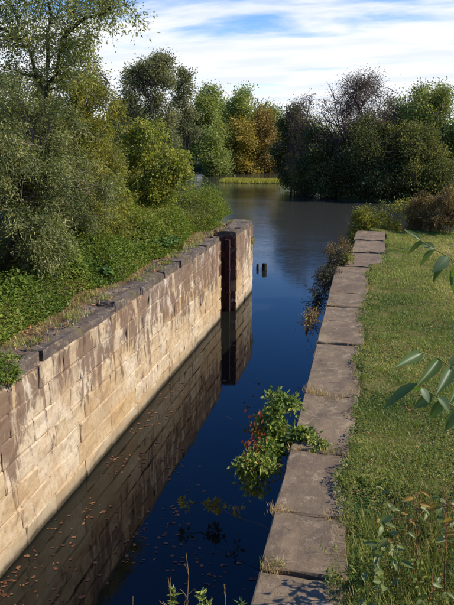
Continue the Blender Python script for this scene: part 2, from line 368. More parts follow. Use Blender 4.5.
MAT['yellow_leaf'] = pinnate_mat('yellowing_leaf', lin(146, 112, 52), lin(178, 144, 74), 0.35, 0.5, 0.3)

# ------------------------------------------------------------------ the setting
ZC = 3.16                                            # level of the lock's coping
def xl(y): return -5.795 - 0.0226*(y-15)             # canal face of the left wall
def xr(y): return -1.281 - 0.0375*(y-15)             # canal face of the right wall
def xe(y): return -0.432 - 0.0187*(y-15)             # lawn side of the right coping

def grid_mesh(name, xs, ys, zf, mat, kind='structure', smooth=True, keep=None):
    X, Y = np.meshgrid(xs, ys)
    X, Y, Z = zf(X, Y) if zf.__code__.co_argcount == 2 else (X, Y, zf(X))
    V = np.stack([X, Y, Z], -1).reshape(-1, 3)
    nx, ny = len(xs), len(ys)
    i = (np.arange(ny-1)[:, None]*nx + np.arange(nx-1)[None, :])
    F = np.stack([i, i+1, i+nx+1, i+nx], -1).reshape(-1, 4)
    o = mesh_np(name, V, F, mat, smooth=smooth)
    tag(o, kind=kind); return o

# pond bed, one sheet out to the horizon
tag(grid_mesh('ground', np.linspace(-4000, 4000, 41), np.linspace(-4000, 4000, 41), lambda X, Y: (X, Y, np.full_like(X, -1.6)), MAT['bed']),
    'dark mud bed under the canal and the pond', None, None, 'structure')
# water
tag(grid_mesh('water', np.array([-260, -60, -5.0, 0.0, 60, 260.]), np.array([-6, 10., 30, 60, 120, 180.]), lambda X, Y: (X, Y, np.zeros_like(X)), MAT['water'], smooth=False),
    'dark still canal water opening into a rippled pond', None, None, 'structure')

# far land round the pond: rises away from the shoreline
POND = np.array([(-7.5, 27), (-13, 33), (-20, 46), (-27, 66), (-32, 92), (-33, 112), (-26, 117), (-12, 119), (-4, 121), (0, 112), (-4, 96), (-9, 80), (-5.2, 70), (2, 67.5), (12, 67), (40, 60), (75, 52), (75, 40), (30, 33), (8, 29.5), (2, 28), (-0.5, 26.5), (-2, 20), (-6, 20)], float)
def pond_sd(X, Y):
    P = np.stack([X.ravel(), Y.ravel()], -1); d = np.full(len(P), 1e9); ins = np.zeros(len(P), bool)
    for a, b in zip(POND, np.roll(POND, -1, 0)):
        e = b-a; w = P-a; t = np.clip((w@e)/(e@e), 0, 1)
        d = np.minimum(d, np.linalg.norm(w-t[:, None]*e, axis=1))
        c = (a[1] > P[:, 1]) != (b[1] > P[:, 1])
        xi = a[0] + (P[:, 1]-a[1])*e[0]/(e[1] if abs(e[1]) > 1e-9 else 1e-9)
        ins ^= c & (P[:, 0] < xi)
    return np.where(ins, -d, d).reshape(X.shape)
def farland(X, Y):
    s = pond_sd(X, Y) + (n2(X, Y, 0.31)-0.5)*2.2
    Z = np.where(s < 0, np.maximum(s*0.5, -1.4), np.minimum(s*0.22, 1.1 + 0.012*s)) + np.where(s > 0, (n2(X, Y, 0.6)-0.5)*0.25, 0)
    Z = np.where(Y < 36, -1.5, Z)
    return X, Y, Z
tag(grid_mesh('far_bank', np.linspace(-110, 110, 200), np.linspace(34, 260, 205), farland, MAT['far_soil']), 'low earthen shore round the far side of the pond', None, None, 'structure')

# the earth behind the left wall
def leftland(X, Y):
    back = xl(Y) - 0.55
    t = np.linspace(0, 1, X.shape[1])[None, :]**1.7
    X = back - t*55
    d = back - X
    edge = 27.0 + np.clip(-X-6.3, 0, 40)*0.62 + (n2(X, Y, 0.4)-0.5)*1.0
    Z = ZC - 0.03 + 0.10*np.clip(d/1.2, 0, 1) + 0.05*np.clip(d, 0, 12) + (n2(X, Y, 1.3)-0.5)*0.16*np.clip(d, 0.1, 1)
    Z = np.where(Y > edge, Z-(Y-edge)*0.85, Z)
    return X, Y, np.maximum(Z, -1.5)
tag(grid_mesh('left_bank', np.linspace(0, 1, 90), np.linspace(-12, 62, 150), leftland, MAT['soil']), 'earth bank behind the left lock wall', None, None, 'structure')
# the lawn behind the right wall
def lawn_z(X, Y):
    Z = ZC - 0.035 + (n2(X, Y, 0.9)-0.5)*0.10 + (n2(X, Y, 3.1)-0.5)*0.03
    Z = Z + 0.06*np.clip(1-(X-np.where(Y < 19, xe(Y), -.1))/.4, 0, 1)*(n2(X, Y, 2.7)+.35)
    edge = 26.2 + 0.10*np.clip(X, 0, 60) + (n2(X, Y, 0.5)-0.5)*0.8
    Z = np.where(Y > edge, Z-(Y-edge)*1.1, Z)
    return np.maximum(Z, -1.5)
def lawn_left(Y):
    return np.where(Y < 19.1, xe(Y)-0.02-.16*np.clip(n2(Y, Y*0, 1.9)-.3, 0, 1), np.where(Y < 25.6, -0.14, -0.8))
def rightland(X, Y):
    t = np.linspace(0, 1, X.shape[1])[None, :]**2.2
    X = lawn_left(Y) + t*60
    return X, Y, lawn_z(X, Y) - 0.07*np.clip(1-(X-lawn_left(Y))/.10, 0, 1)
tag(grid_mesh('lawn', np.linspace(0, 1, 90), np.concatenate([np.linspace(-12, 2.5, 12), np.linspace(3, 19, 200), np.linspace(19.3, 34, 60)]), rightland, MAT['lawn_soil']), 'mown grassy bank beside the right lock wall', None, None, 'structure')
# the fill that closes the lock under the camera
def bankz(X, Y):
    chan = np.clip(np.minimum(X-xl(Y)+0.2, xr(Y)+0.2-X)/0.8, 0, 1)
    zs = 5.15 - 0.60*np.clip(Y-0.6, 0, 99) + (n2(X, Y, 1.1)-0.5)*0.12
    zc = 5.0 - 0.97*np.clip(Y-1.5, 0, 99)
    zc = np.minimum(zs, zc) + (n2(X, Y, 2.1)-0.5)*0.1
    return zs*(1-chan)+zc*chan
def fill(X, Y): return X, Y, np.maximum(bankz(X, Y), -1.5)
tag(grid_mesh('embankment', np.linspace(-30, 30, 150), np.linspace(-14, 7.5, 70), fill, MAT['soil']), 'earth fill closing the near end of the lock', None, None, 'structure')

# ------------------------------------------------------------------ lock walls, stone by stone
def block_mesh(l_, h_, d, amp=0.010):
    us = np.array([0, 0.022/l_*1.2, 0.36, 0.67, 1-0.022/l_*1.2, 1]); us[2:4] += rng.uniform(-.06, .06, 2)
    ws = np.array([0, 0.03/h_, 0.5, 1-0.03/h_, 1])
    U, W = np.meshgrid((us-0.5)*l_, (ws-0.5)*h_)
    X = rng.normal(0, amp, U.shape)
    X[0, :] -= 0.007; X[-1, :] -= 0.007; X[:, 0] -= 0.009; X[:, -1] -= 0.009
    for r, c in ((0, 0), (0, -1), (-1, 0), (-1, -1)):
        if rng.random() < 0.5: X[r, c] -= rng.uniform(.02, .06)
    for q in range(1, 5):
        for r in (0, -1):
            if rng.random() < .22: X[r, q] -= rng.uniform(.01, .04)
    U = U + rng.normal(0, 0.006, U.shape); W = W + rng.normal(0, 0.004, U.shape)
    X = np.maximum(X, -0.024)
    V = np.stack([X, U, W], -1).reshape(-1, 3)
    nx, nz = 6, 5
    i = (np.arange(nz-1)[:, None]*nx + np.arange(nx-1)[None, :])
    F4 = np.stack([i, i+1, i+nx+1, i+nx], -1).reshape(-1, 4)
    B = np.array([(-d, -l_/2, -h_/2), (-d, l_/2, -h_/2), (-d, l_/2, h_/2), (-d, -l_/2, h_/2)])
    b = len(V); V = np.concatenate([V, B])
    bot = [list(range(nx))[::-1]+[b, b+1]]; top = [list(range((nz-1)*nx, nz*nx))+[b+2, b+3]]
    lef = [[r*nx for r in range(nz)]+[b+3, b]]; rig = [[r*nx+nx-1 for r in range(nz)][::-1]+[b+1, b+2]]
    return V, [F4, bot, top, lef, rig]
def face_blocks(parent, s0, s1, z0, heights, x=0.0, rot=0.0, org=(0, 0), gap=0.009, mat=None, lmin=0.85, lmax=1.75):
    """courses of ashlar along local y of the frame (org, rot) inside parent"""
    z = z0
    for ci, h in enumerate(heights):
        s = s0 - (rng.uniform(0.2, 0.7) if ci % 2 else 0)
        while s < s1-0.02:
            e = s + rng.uniform(lmin, lmax)
            if s1-e < 0.45: e = s1
            a = max(s, s0); b = min(e, s1)
            if b-a > 0.12:
                V, F = block_mesh(b-a-gap, h-gap*0.8, 0.22)
                cx = x + rng.normal(0, 0.006); cy = (a+b)/2; cz = z+h/2
                ca, sa = math.cos(rot), math.sin(rot)
                o = mesh_np('ashlar_block', V, F, mat or MAT['wall'], parent)
                o.location = (org[0]+ca*cx-sa*cy, org[1]+sa*cx+ca*cy, cz); o.rotation_euler = (rng.normal(0, .002), rng.normal(0, .004), rot+rng.normal(0, .003))
            s = e
        z += h
def box_np(boxes):
    V = []; F = []
    for (x0, x1, y0, y1, z0, z1) in boxes:
        b = len(V)
        V += [(x0, y0, z0), (x1, y0, z0), (x1, y1, z0), (x0, y1, z0), (x0, y0, z1), (x1, y0, z1), (x1, y1, z1), (x0, y1, z1)]
        F += [(b, b+3, b+2, b+1), (b+4, b+5, b+6, b+7), (b, b+1, b+5, b+4), (b+1, b+2, b+6, b+5), (b+2, b+3, b+7, b+6), (b+3, b, b+4, b+7)]
    return np.array(V, float), np.array(F)
def slab(parent, corners, ztop, t, mat, amp=0.008, chip=0.04, name='coping_stone', tilt=0.0):
    """a flat stone with worn edges: corners counter-clockwise in the parent's plan"""
    c = np.array(corners, float); ctr = c.mean(0); c = c-ctr
    nu, nv = 8, 7
    u = np.array([0, .03, .2, .4, .6, .8, .97, 1]); v = np.array([0, .03, .25, .5, .75, .97, 1])
    U, Vv = np.meshgrid(u, v)
    P = (c[0]*(1-U[..., None])*(1-Vv[..., None]) + c[1]*U[..., None]*(1-Vv[..., None]) + c[2]*U[..., None]*Vv[..., None] + c[3]*(1-U[..., None])*Vv[..., None])
    Z = rng.normal(0, amp, U.shape)
    ed = (U == 0) | (U == 1) | (Vv == 0) | (Vv == 1)
    Z[ed] -= rng.uniform(0.006, 0.022, ed.sum())
    nr = nrm(P)
    P[ed] -= nr[ed]*rng.uniform(0, chip, ed.sum())[:, None]
    for r, q in ((0, 0), (0, -1), (-1, 0), (-1, -1)):
        if rng.random() < 0.5:
            P[r, q] *= 1-rng.uniform(.02, .12); Z[r, q] -= rng.uniform(0.01, .06)
    Z += P[..., 0]*tilt + rng.normal(0, .004)
    top = np.concatenate([P, Z[..., None]], -1).reshape(-1, 3)
    i = (np.arange(nv-1)[:, None]*nu + np.arange(nu-1)[None, :])
    F = [np.stack([i, i+1, i+nu+1, i+nu], -1).reshape(-1, 4)]
    loop = list(range(nu)) + [r*nu+nu-1 for r in range(1, nv)] + list(range(nv*nu-2, (nv-1)*nu-1, -1)) + [r*nu for r in range(nv-2, 0, -1)]
    mid = top[loop].copy(); mid[:, 2] = -t*0.5 + rng.normal(0, .02, len(loop)); mid[:, :2] *= 1+rng.normal(0.002, chip*.22, (len(loop), 1))
    low = top[loop].copy(); low[:, 2] = -t; low[:, :2] *= 0.997
    V = np.concatenate([top, mid, low]); k = len(loop); a = nu*nv
    j = np.arange(k); jn = (j+1) % k; lp = np.array(loop)
    F[0] = np.concatenate([F[0], np.stack([lp[j], a+j, a+jn, lp[jn]], -1), np.stack([a+j, a+k+j, a+k+jn, a+jn], -1)])
    o = mesh_np(name, V, F, mat, parent)
    o.location = (ctr[0], ctr[1], ztop)
    return o

# left wall, lit by the sun
LW = empty('lock_wall', (xl(15), 15, 0), math.atan(0.0226))
tag(LW, 'tall cream sandstone lock wall with brown run-off stains, sunlit, left of the canal', 'wall', 'lock walls', 'thing')
S0, S1, SA, SB, XO = -13.0, 13.0, 8.35, 9.5, 0.34    # XO: beyond the gate recess the wall stands forward
HTS = [0.46, 0.44, 0.42, 0.44, 0.43, 0.42, 0.43]; ZT = 2.945; Z0 = ZT - sum(HTS)
V, F = box_np([(-1.2, -0.038, S0, SA-.03, -1.5, ZT-.01), (-1.2, -0.038+XO, SB+.03, S1-.03, -1.5, ZT-.01), (-1.2, -0.56, SA-.1, SB+.1, -1.5, ZT-.015)])
mesh_np('wall_core', V, F, MAT['mortar'], LW)
face_blocks(LW, S0, SA, Z0, HTS)
face_blocks(LW, SB, S1, Z0, HTS, x=XO, lmin=.8, lmax=1.6)
# the gate recess: back, far jamb and near jamb
face_blocks(LW, SA, SB, Z0, HTS, x=-0.52, mat=MAT['jamb'], lmin=1.2, lmax=1.3)
face_blocks(LW, -0.01, 0.50+XO, Z0, HTS, rot=-math.pi/2, org=(-0.52, SB-.004), mat=MAT['jamb'], lmin=.9, lmax=1.0)
face_blocks(LW, 0.0, 0.51, Z0, HTS, rot=math.pi/2, org=(-0.0, SA+.004), mat=MAT['jamb'], lmin=.6, lmax=.7)
# an old timber quoin post with iron straps stands in the far corner of the recess
V, F = box_np([(-.08, .10, SB-.16, SB-.02, -1.4, ZT-.12)]); V += rng.normal(0, .006, V.shape); mesh_np('quoin_timber', V, F, MAT['rust'], LW)
for zz in (.7, 1.6, 2.5):
    V, F = box_np([(-.09, .115, SB-.175, SB-.03, zz, zz+.07)]); mesh_np('iron_strap', V, F, MAT['iron'], LW)
# return face at the pond end
face_blocks(LW, 0.0, 3.2, Z0, HTS, rot=math.pi/2, org=(-0.01+XO, S1), mat=MAT['wall'])
s = S0
while s < S1-0.05:
    e = s + rng.uniform(1.0, 1.9)
    if S1-e < .9: e = S1
    for a, b in ([(s, e)] if not (s < SB and e > SA) else [(s, SA), (SB, e)]):
        if b-a < 0.25: continue
        w = rng.uniform(.70, .98); xo = XO if a >= SB-.01 else 0.0
        slab(LW, [(-w+xo, a+.003), (xo-.01+rng.normal(0, .02), a+.003), (xo-.01+rng.normal(0, .02), b-.003), (-w+xo, b-.003)], ZC-rng.uniform(0, .05), ZC-ZT+.03, MAT['coping_dark'], 0.02, 0.06, tilt=rng.normal(-0.03, .03))
    s = e
slab(LW, [(-1.1, SA+.01), (-.53, SA+.01), (-.53, SB-.01), (-1.1, SB-.01)], ZC-.02, .2, MAT['coping_dark'])

# right wall: coping slabs along the lawn
RW = empty('lock_wall', (xr(15), 15, 0), math.pi + math.atan(0.0375))
tag(RW, 'lock wall topped with worn brown-grey coping slabs beside the lawn', 'wall', 'lock walls', 'thing')
rot = RW.rotation_euler.z
def rloc(x, y):
    dx_, dy_ = x-xr(15), y-15
    return (math.cos(rot)*dx_+math.sin(rot)*dy_, -math.sin(rot)*dx_+math.cos(rot)*dy_)
RS0, RS1 = -10.6, 12.5
V, F = box_np([(-0.8, -0.035, -4.1, RS1, -1.5, 2.84), (-1.4, -0.46, RS0, -4.1, -1.5, 2.84)])
mesh_np('wall_core', V, F, MAT['mortar'], RW)
HTR = [h*.975 for h in HTS]; ZR = 2.87-sum(HTR)
face_blocks(RW, -4.1, RS1, ZR, HTR, lmin=.9, lmax=1.7)
face_blocks(RW, RS0, -4.1, ZR, HTR, x=-0.42, lmin=.9, lmax=1.7)
jy = [3.1, 4.9, 5.81, 7.18, 9.0, 11.41, 12.85, 14.05, 15.3, 18.5]
for a, b in zip(jy[:-1], jy[1:]):
    sk = 0.0
    cs = [rloc(xr(a)-.02, a+.004), rloc(xe(a)+rng.normal(.04, .02), a+.004+sk), rloc(xe(b)+rng.normal(.04, .02), b-.004+sk), rloc(xr(b)-.02, b-.004)]
    slab(RW, cs, ZC+rng.normal(0, .007), .29, MAT['coping'], 0.005, 0.03)
for (x0, x1, a, b, dz) in [(-1.22, -.02, 18.7, 20.9, -.02), (-1.18, -.08, 20.95, 23.3, .01), (-1.25, -.12, 23.35, 25.6, .03)]:
    slab(RW, [rloc(x0, a), rloc(x1, a+.05), rloc(x1-.03, b), rloc(x0+.02, b-.04)], ZC+dz, .3, MAT['coping'], 0.008, 0.10)

# ------------------------------------------------------------------ plants: builders
def tubes(paths, sides=4):
    """paths: list of (pts (k,3), radii (k,)) -> V, F"""
    VV, FF = [], []; b = 0
    for pts, rad in paths:
        pts = np.asarray(pts, float); k = len(pts)
        t = np.gradient(pts, axis=0); t = nrm(t)
        ref = np.where(np.abs(t[:, 2:3]) > 0.9, np.array([[1., 0, 0]]), np.array([[0, 0, 1.]]))
        u = nrm(np.cross(t, ref)); w = np.cross(t, u)
        a = np.arange(sides)*2*np.pi/sides
        ring = pts[:, None, :] + np.asarray(rad)[:, None, None]*(np.cos(a)[None, :, None]*u[:, None, :] + np.sin(a)[None, :, None]*w[:, None, :])
        VV.append(ring.reshape(-1, 3))
        i = np.arange(k-1)[:, None]*sides + np.arange(sides)[None, :]
        j = np.arange(k-1)[:, None]*sides + (np.arange(sides)[None, :]+1) % sides
        FF.append((np.stack([i, j, j+sides, i+sides], -1).reshape(-1, 4))+b); b += k*sides
    return np.concatenate(VV), np.concatenate(FF)
def leaf_geo(P, D, Nn, Ls, Ws, fold=0.12):
    D = nrm(D); S = nrm(np.cross(D, Nn)); Nn = np.cross(S, D)
    n = len(P); Ls = np.broadcast_to(Ls, n)[:, None]; Ws = np.broadcast_to(Ws, n)[:, None]
    a = P; m = P + D*Ls*0.42; t = P + D*Ls - Nn*Ls*0.10
    l_ = m + S*Ws*0.5 + Nn*Ws*fold; r_ = m - S*Ws*0.5 + Nn*Ws*fold
    V = np.stack([a, l_, t, r_], 1).reshape(-1, 3)
    F = np.arange(n*4).reshape(-1, 4)
    return V, F
def arc(a, b, k=6, sag=0.0, wob=0.05):
    a = np.asarray(a, float); b = np.asarray(b, float)
    t = np.linspace(0, 1, k)[:, None]
    p = a+(b-a)*t
    ln = np.linalg.norm(b-a)
    p[:, 2] += (np.sin(t[:, 0]*np.pi)*sag*ln)
    p[1:-1] += rng.normal(0, wob*ln*0.5, (k-2, 3))
    return p
def plant(name, label, cat, base, stems, envs, nclump, per, cr, leaf, mat, bark, group=None, droop=0.0, up=0.15, twigs=6,
          trunk_r=0.08, shell=0.45, gap=0.0, tw_r=0.006, extra=None, jit=0.0, sides=5, leafjit=0.25, hang=0.35):
    """stems: list of polylines (first = trunk); envs: list of (centre, radii, weight) ellipsoids, all in world; leaf=(length,width)"""
    base = np.asarray(base, float)
    root = empty(name, base); tag(root, label, cat, group)
    stems = [np.asarray(s, float) for s in stems]
    nodes = np.concatenate(stems)
    paths = []
    for s_ in stems:
        k = len(s_); r = trunk_r*(1 if s_ is stems[0] else 0.7)*np.linspace(1, 0.10, k)
        paths.append((s_-base, r))
    trunkV, trunkF = tubes(paths, 7)
    if cat != 'plant': mesh_np('trunk' if cat == 'tree' else 'stem', trunkV, trunkF, bark, root, smooth=True)
    w = np.array([e[2] for e in envs], float); w /= w.sum()
    C = []
    while len(C) < nclump:
        e = envs[rng.choice(len(envs), p=w)]
        d = rdir(1)[0]*rng.random()**(shell)
        p = np.array(e[0])+d*np.array(e[1])
        if gap and vnoise(p[None]*1.0, 0.55/max(cr, .05)*0.5)[0] < gap: continue
        C.append(p)
    C = np.array(C)
    br = []; P, D, Vr = [], [], []
    for c in C:
        dd = np.linalg.norm((nodes-c)*np.array([1, 1, 0.8]), axis=1) + 1.6*np.maximum(nodes[:, 2]-c[2]+0.15*cr, 0)
        j = nodes[np.argmin(dd)]
        ln = np.linalg.norm(c-j)
        br.append((arc(j, c, 5, 0.06, 0.06)-base, np.linspace(max(tw_r*1.6, min(trunk_r*.4, 0.012*ln+tw_r)), tw_r, 5)))
        cv = rng.random()
        outw = nrm(c-j)
        td = nrm(rdir(twigs)*0.9 + outw*0.55 + np.array([0, 0, up])); tl = cr*rng.uniform(.55, 1.25, twigs)
        nl = per//twigs
        for q in range(twigs):
            end = c+td[q]*tl[q] - np.array([0, 0, droop*tl[q]])
            midp = c+td[q]*tl[q]*0.55 + np.array([0, 0, droop*tl[q]*0.15])
            br.append((np.array([c, midp, end])-base, np.array([tw_r, tw_r*.8, tw_r*.4])))
            t = rng.uniform(0.12, 1.05, nl)[:, None]
            pos = (1-t)**2*c + 2*t*(1-t)*midp + t*t*end
            pos = pos + rng.normal(0, cr*leafjit, (nl, 3))
            dirn = nrm(td[q]*0.8 + rdir(nl)*0.9 - np.array([0, 0, hang+droop*0.6]))
            P.append(pos-base); D.append(dirn); Vr.append(np.clip(0.55*cv+0.45*rng.random(nl)+rng.normal(0, jit, nl), 0, 1))
    bV, bF = tubes(br, 3)
    if cat == 'plant': mesh_np('stem', np.concatenate([trunkV, bV]), [np.concatenate([trunkF, bF+len(trunkV)])], bark, root)
    else: mesh_np('branches', bV, bF, bark, root)
    P = np.concatenate(P); D = np.concatenate(D); Vr = np.concatenate(Vr)
    sc = rng.uniform(.65, 1.3, len(P))
    LV, LF = leaf_geo(P, D, nrm(rdir(len(P))+np.array([0.2, -0.1, .7])), leaf[0]*sc, leaf[1]*sc)
    mesh_np('crown' if cat == 'tree' else 'foliage', LV, LF, mat, root, np.repeat(Vr, 4))
    if extra: extra(root, base)
    return root
def vline(base, top, k=7, wob=0.03):
    return arc(base, top, k, 0.0, wob)
def fan(base, n, spread, height, lean=(0, 0)):
    out = []
    for i in range(n):
        a = rng.uniform(0, 2*np.pi); r = spread*rng.uniform(.3, 1)
        top = np.asarray(base)+np.array([math.cos(a)*r+lean[0], math.sin(a)*r+lean[1], height*rng.uniform(.6, 1)])
        out.append(arc(np.asarray(base)+np.array([math.cos(a), math.sin(a), 0])*0.1, top, 7, 0.05, 0.03))
    return out
def bank_z(x, y):
    d = max(xl(y)-0.55-x, 0); return ZC-0.03+0.10*min(d/1.2, 1)+0.05*min(d, 12)
def G(x, y): return np.array([x, y, bank_z(x, y)])

# ------------------------------------------------------------------ left bank trees and shrubs
b = G(-8.9, 13.6)
plant('willow_shrub', 'large grey-green willow shrub filling the left edge above the stone wall', 'shrub', b,
      fan(b, 10, 1.9, 4.0), [((-8.7, 13.4, 5.0), (1.7, 2.5, 1.7), 1.3), ((-9.0, 14.0, 6.5), (1.8, 2.4, 1.55), 1.2), ((-7.9, 12.6, 4.2), (1.0, 2.2, .95), .6), ((-8.1, 15.6, 5.6), (1.1, 1.6, 1.6), .6), ((-10.2, 13.0, 5.8), (1.9, 2.4, 2.2), .7), ((-8.6, 11.2, 4.6), (1.2, 1.3, 1.2), .5)],
      760, 170, 0.34, (0.095, 0.026), MAT['willow'], MAT['bark'], 'bank shrubs', 0.2, 0.35, trunk_r=0.06, shell=0.4, tw_r=0.004, gap=.38)
b = G(-9.2, 18.6)
plant('willow_shrub', 'olive and yellowing tall shrub behind the large willow on the left bank', 'shrub', b,
      fan(b, 10, 1.1, 4.9), [((-9.0, 18.5, 5.0), (1.2, 1.7, 1.7), 1.2), ((-9.1, 18.7, 7.2), (1.15, 1.4, 1.75), 1.3), ((-10.4, 18.2, 6.4), (1.4, 1.5, 2.2), 1.0), ((-8.4, 17.8, 4.2), (.7, 1.2, .8), .4)],
      620, 140, 0.34, (0.095, 0.034), MAT['olive'], MAT['bark'], 'bank shrubs', 0.25, 0.2, trunk_r=0.04, shell=0.42, tw_r=0.004, gap=.12)
b = G(-11.2, 21.8)
plant('willow_shrub', 'dull green shrub on the left bank between the olive shrub and the yellow sapling', 'shrub', b,
      fan(b, 6, 1.5, 3.4), [((-11.0, 21.8, 5.2), (1.9, 2.0, 2.0), 1), ((-11.8, 23, 6.4), (1.6, 1.8, 1.3), .6)],
      260, 140, 0.42, (0.10, 0.035), MAT['olive'], MAT['bark'], 'bank shrubs', 0.2, 0.2, trunk_r=0.06, shell=0.4, tw_r=0.004, gap=.3)
b = G(-9.9, 16.9)
t0 = vline(b, aty(48, 60, 16.4), 8, .02); t1 = arc(aty(45, 100, 16.4), aty(72, 15, 15.9), 7, .02, .05); t2 = arc(aty(45, 90, 16.4), aty(12, 8, 15.9), 7, .02, .05)
t3 = arc(aty(48, 70, 16.3), aty(50, -45, 16), 7, .0, .04); t4 = arc(aty(62, 40, 16), aty(125, 5, 15.5), 6, .06, .05); t5 = arc(aty(20, 40, 16), aty(-20, 20, 15.8), 6, .06, .05)
plant('slender_tree', 'tall thin open-crowned tree with visible branches at the top left corner', 'tree', b,
      [t0, t1, t2, t3, t4, t5], [(aty(60, 20, 16), (1.5, 1.5, .9), 1), (aty(12, 22, 16), (1.0, 1.4, 1.0), .9), (aty(108, 10, 15.5), (.9, 1.0, .42), .45), (aty(45, -45, 16), (2.2, 2.0, 1.2), 1.2), (aty(75, 52, 16), (.7, 1.0, .5), .35), (aty(15, 62, 16), (.9, 1.0, .6), .5), (aty(40, 75, 16.2), (1.4, 1.0, .5), .5)],
      270, 66, 0.38, (0.085, 0.036), MAT['airy'], MAT['bark_dark'], None, 0.15, 0.2, trunk_r=0.085, shell=0.55, gap=0.36, tw_r=0.005)
b = G(-9.6, 25.2)
plant('sapling_tree', 'bright yellow-green young tree near the pond end of the left wall', 'tree', b,
      [vline(b, (-9.6, 25.2, 6.9)), arc(b+[0, 0, .8], (-8.3, 24.8, 5.6), 6, 0.0, .05), arc(b+[0, 0, .6], (-11.0, 25.5, 6.4), 6, 0, .05), arc(b+[0, 0, .4], (-8.9, 24.6, 4.8), 6, 0, .05)],
      [((-9.8, 25.2, 6.5), (1.15, 1.3, .9), 1), ((-8.5, 24.8, 5.5), (.95, 1.0, .7), .8), ((-10.9, 25.4, 5.9), (1.2, 1.1, 1.0), .8), ((-8.9, 24.4, 4.6), (.8, .8, .6), .5), ((-10.2, 24.6, 4.6), (1.0, .8, .6), .5)],
      270, 72, 0.34, (0.125, 0.06), MAT['yellowgreen'], MAT['bark'], None, 0.3, 0.15, trunk_r=0.05, shell=0.5, gap=.42, tw_r=0.005)
b = G(-13.0, 28.3)
plant('willow_shrub', 'olive shrub at the water end of the left bank behind the yellow sapling', 'shrub', b,
      fan(b, 6, 1.5, 3.0), [((-12.9, 28.3, 5.3), (1.9, 1.8, 1.9), 1)], 120, 120, 0.5, (0.12, 0.05), MAT['olive'], MAT['bark'], 'bank shrubs', 0.2, 0.2, trunk_r=0.06, shell=0.4, tw_r=0.005)
# leafy weeds over the bank (uncountable)
def scatter_leaves(name, P, Ls, Ws, mat, label, tilt=0.6, bend=None, vv=None, sharp=None):
    n = len(P); D = rdir(n); D[:, 2] = np.abs(D[:, 2])*tilt; 
    V, F = leaf_geo(P, D, nrm(rdir(n)*.45+np.array([0, 0, 1])), Ls, Ws)
    o = mesh_np(name, V, F, mat, None, np.repeat(rng.random(n) if vv is None else vv, 4))
    return tag(o, label, None, None, 'stuff')
def bank_cover(n, ymin, ymax, inner, depth, hfun, size, mat, name, label):
    Y = rng.uniform(ymin, ymax, n); t = rng.random(n)
    wob = (n2(Y, Y*0, 0.9)-.5)*0.55
    d = inner + wob*np.clip((Y-7)/6, .4, 1) + depth*t**1.3
    X = xl(Y)-d
    mound = vnoise(np.stack([X, Y, Y*0], -1), 0.95)
    h = hfun(t, mound)
    zb = ZC-0.03+0.10*np.clip((d-.55)/1.2, 0, 1)+0.05*np.clip(d-.55, 0, 12)
    Z = zb + h*rng.random(n)**0.55
    sc = rng.uniform(.6, 1.35, n)
    vv = np.clip(0.6*mound+0.5*rng.random(n)-.1, 0, 1)
    return scatter_leaves(name, np.stack([X, Y, Z], -1), size[0]*sc, size[1]*sc, mat, label, .7, vv=vv)
bank_cover(60000, 6.5, 29.5, 0.80, 2.6, lambda t, m: (0.06+2.7*np.clip(m-.22, 0, 1)**1.3)*np.clip(t*3.2, .10, 1), (0.085, 0.048), MAT['weed'], 'bank_weeds', 'bright green leafy weeds crowding the left bank below the shrubs')
bank_cover(16000, 18, 29.5, 0.85, 2.6, lambda t, m: (0.35+0.9*m)*np.clip(t*3, .1, 1), (0.10, 0.035), MAT['goldenrod'], 'tall_bank_weeds', 'yellow-green weeds on the left bank below the sapling')
bank_cover(26000, 10, 31, 3.0, 5.0, lambda t, m: .35+1.1*m, (0.11, 0.05), MAT['olive'], 'back_bank_weeds', 'olive weeds and brambles under the shrubs of the left bank')
n = 3600; Y = rng.uniform(6, 27.3, n); d = rng.uniform(0.18, 1.5, n)**1.0; X = xl(Y)-d; k = n2(X, Y, 1.2)+rng.normal(0, .1, n) > .42
P = np.stack([X, Y, np.maximum(ZC, ZC-0.03+0.10*np.clip((d-.55)/1.2, 0, 1)+0.05*np.clip(d-.55, 0, 9))+.008+rng.random(n)*.02], -1)[k]
scatter_leaves('fallen_leaves', P, rng.uniform(.04, .09, len(P)), rng.uniform(.02, .05, len(P)), MAT['litter'], 'dry fallen leaves and straw along the top of the left wall', .15)
# moss and small tufts on the left coping
def tufts(name, centres, nb, hgt, wid, mat, label, spread=.06):
    Vs, vv = [], []
    for c in centres:
        c = np.asarray(c, float); m = nb
        ang = rng.uniform(0, 2*np.pi, m); ln = rng.uniform(.15, .75, m)
        root = c+np.stack([rng.normal(0, spread, m), rng.normal(0, spread, m), np.zeros(m)], -1)
        h = hgt*rng.uniform(.45, 1.15, m)
        tip = root+np.stack([np.cos(ang)*ln*h, np.sin(ang)*ln*h, h], -1)
        sd = np.stack([-np.sin(ang), np.cos(ang), np.zeros(m)], -1)*wid*.5
        Vs.append(np.stack([root-sd, root+sd, tip], 1).reshape(-1, 3)); vv.append(np.repeat(rng.random(m), 3))
    V = np.concatenate(Vs)
    return tag(mesh_np(name, V, np.arange(len(V)).reshape(-1, 3), mat, None, np.concatenate(vv)), label, None, None, 'stuff')
cs = []
for i in range(170):
    y = rng.uniform(6.5, 27); d = rng.uniform(.12, 1.05)**.8; cs.append((xl(y)-d, y, ZC+.0))
tufts('coping_tufts', cs, 34, .13, .012, MAT['grass'], 'short grass tufts rooted in the left coping', .09)
b = np.array([xl(18.6)-1.15, 18.6, ZC+.05])
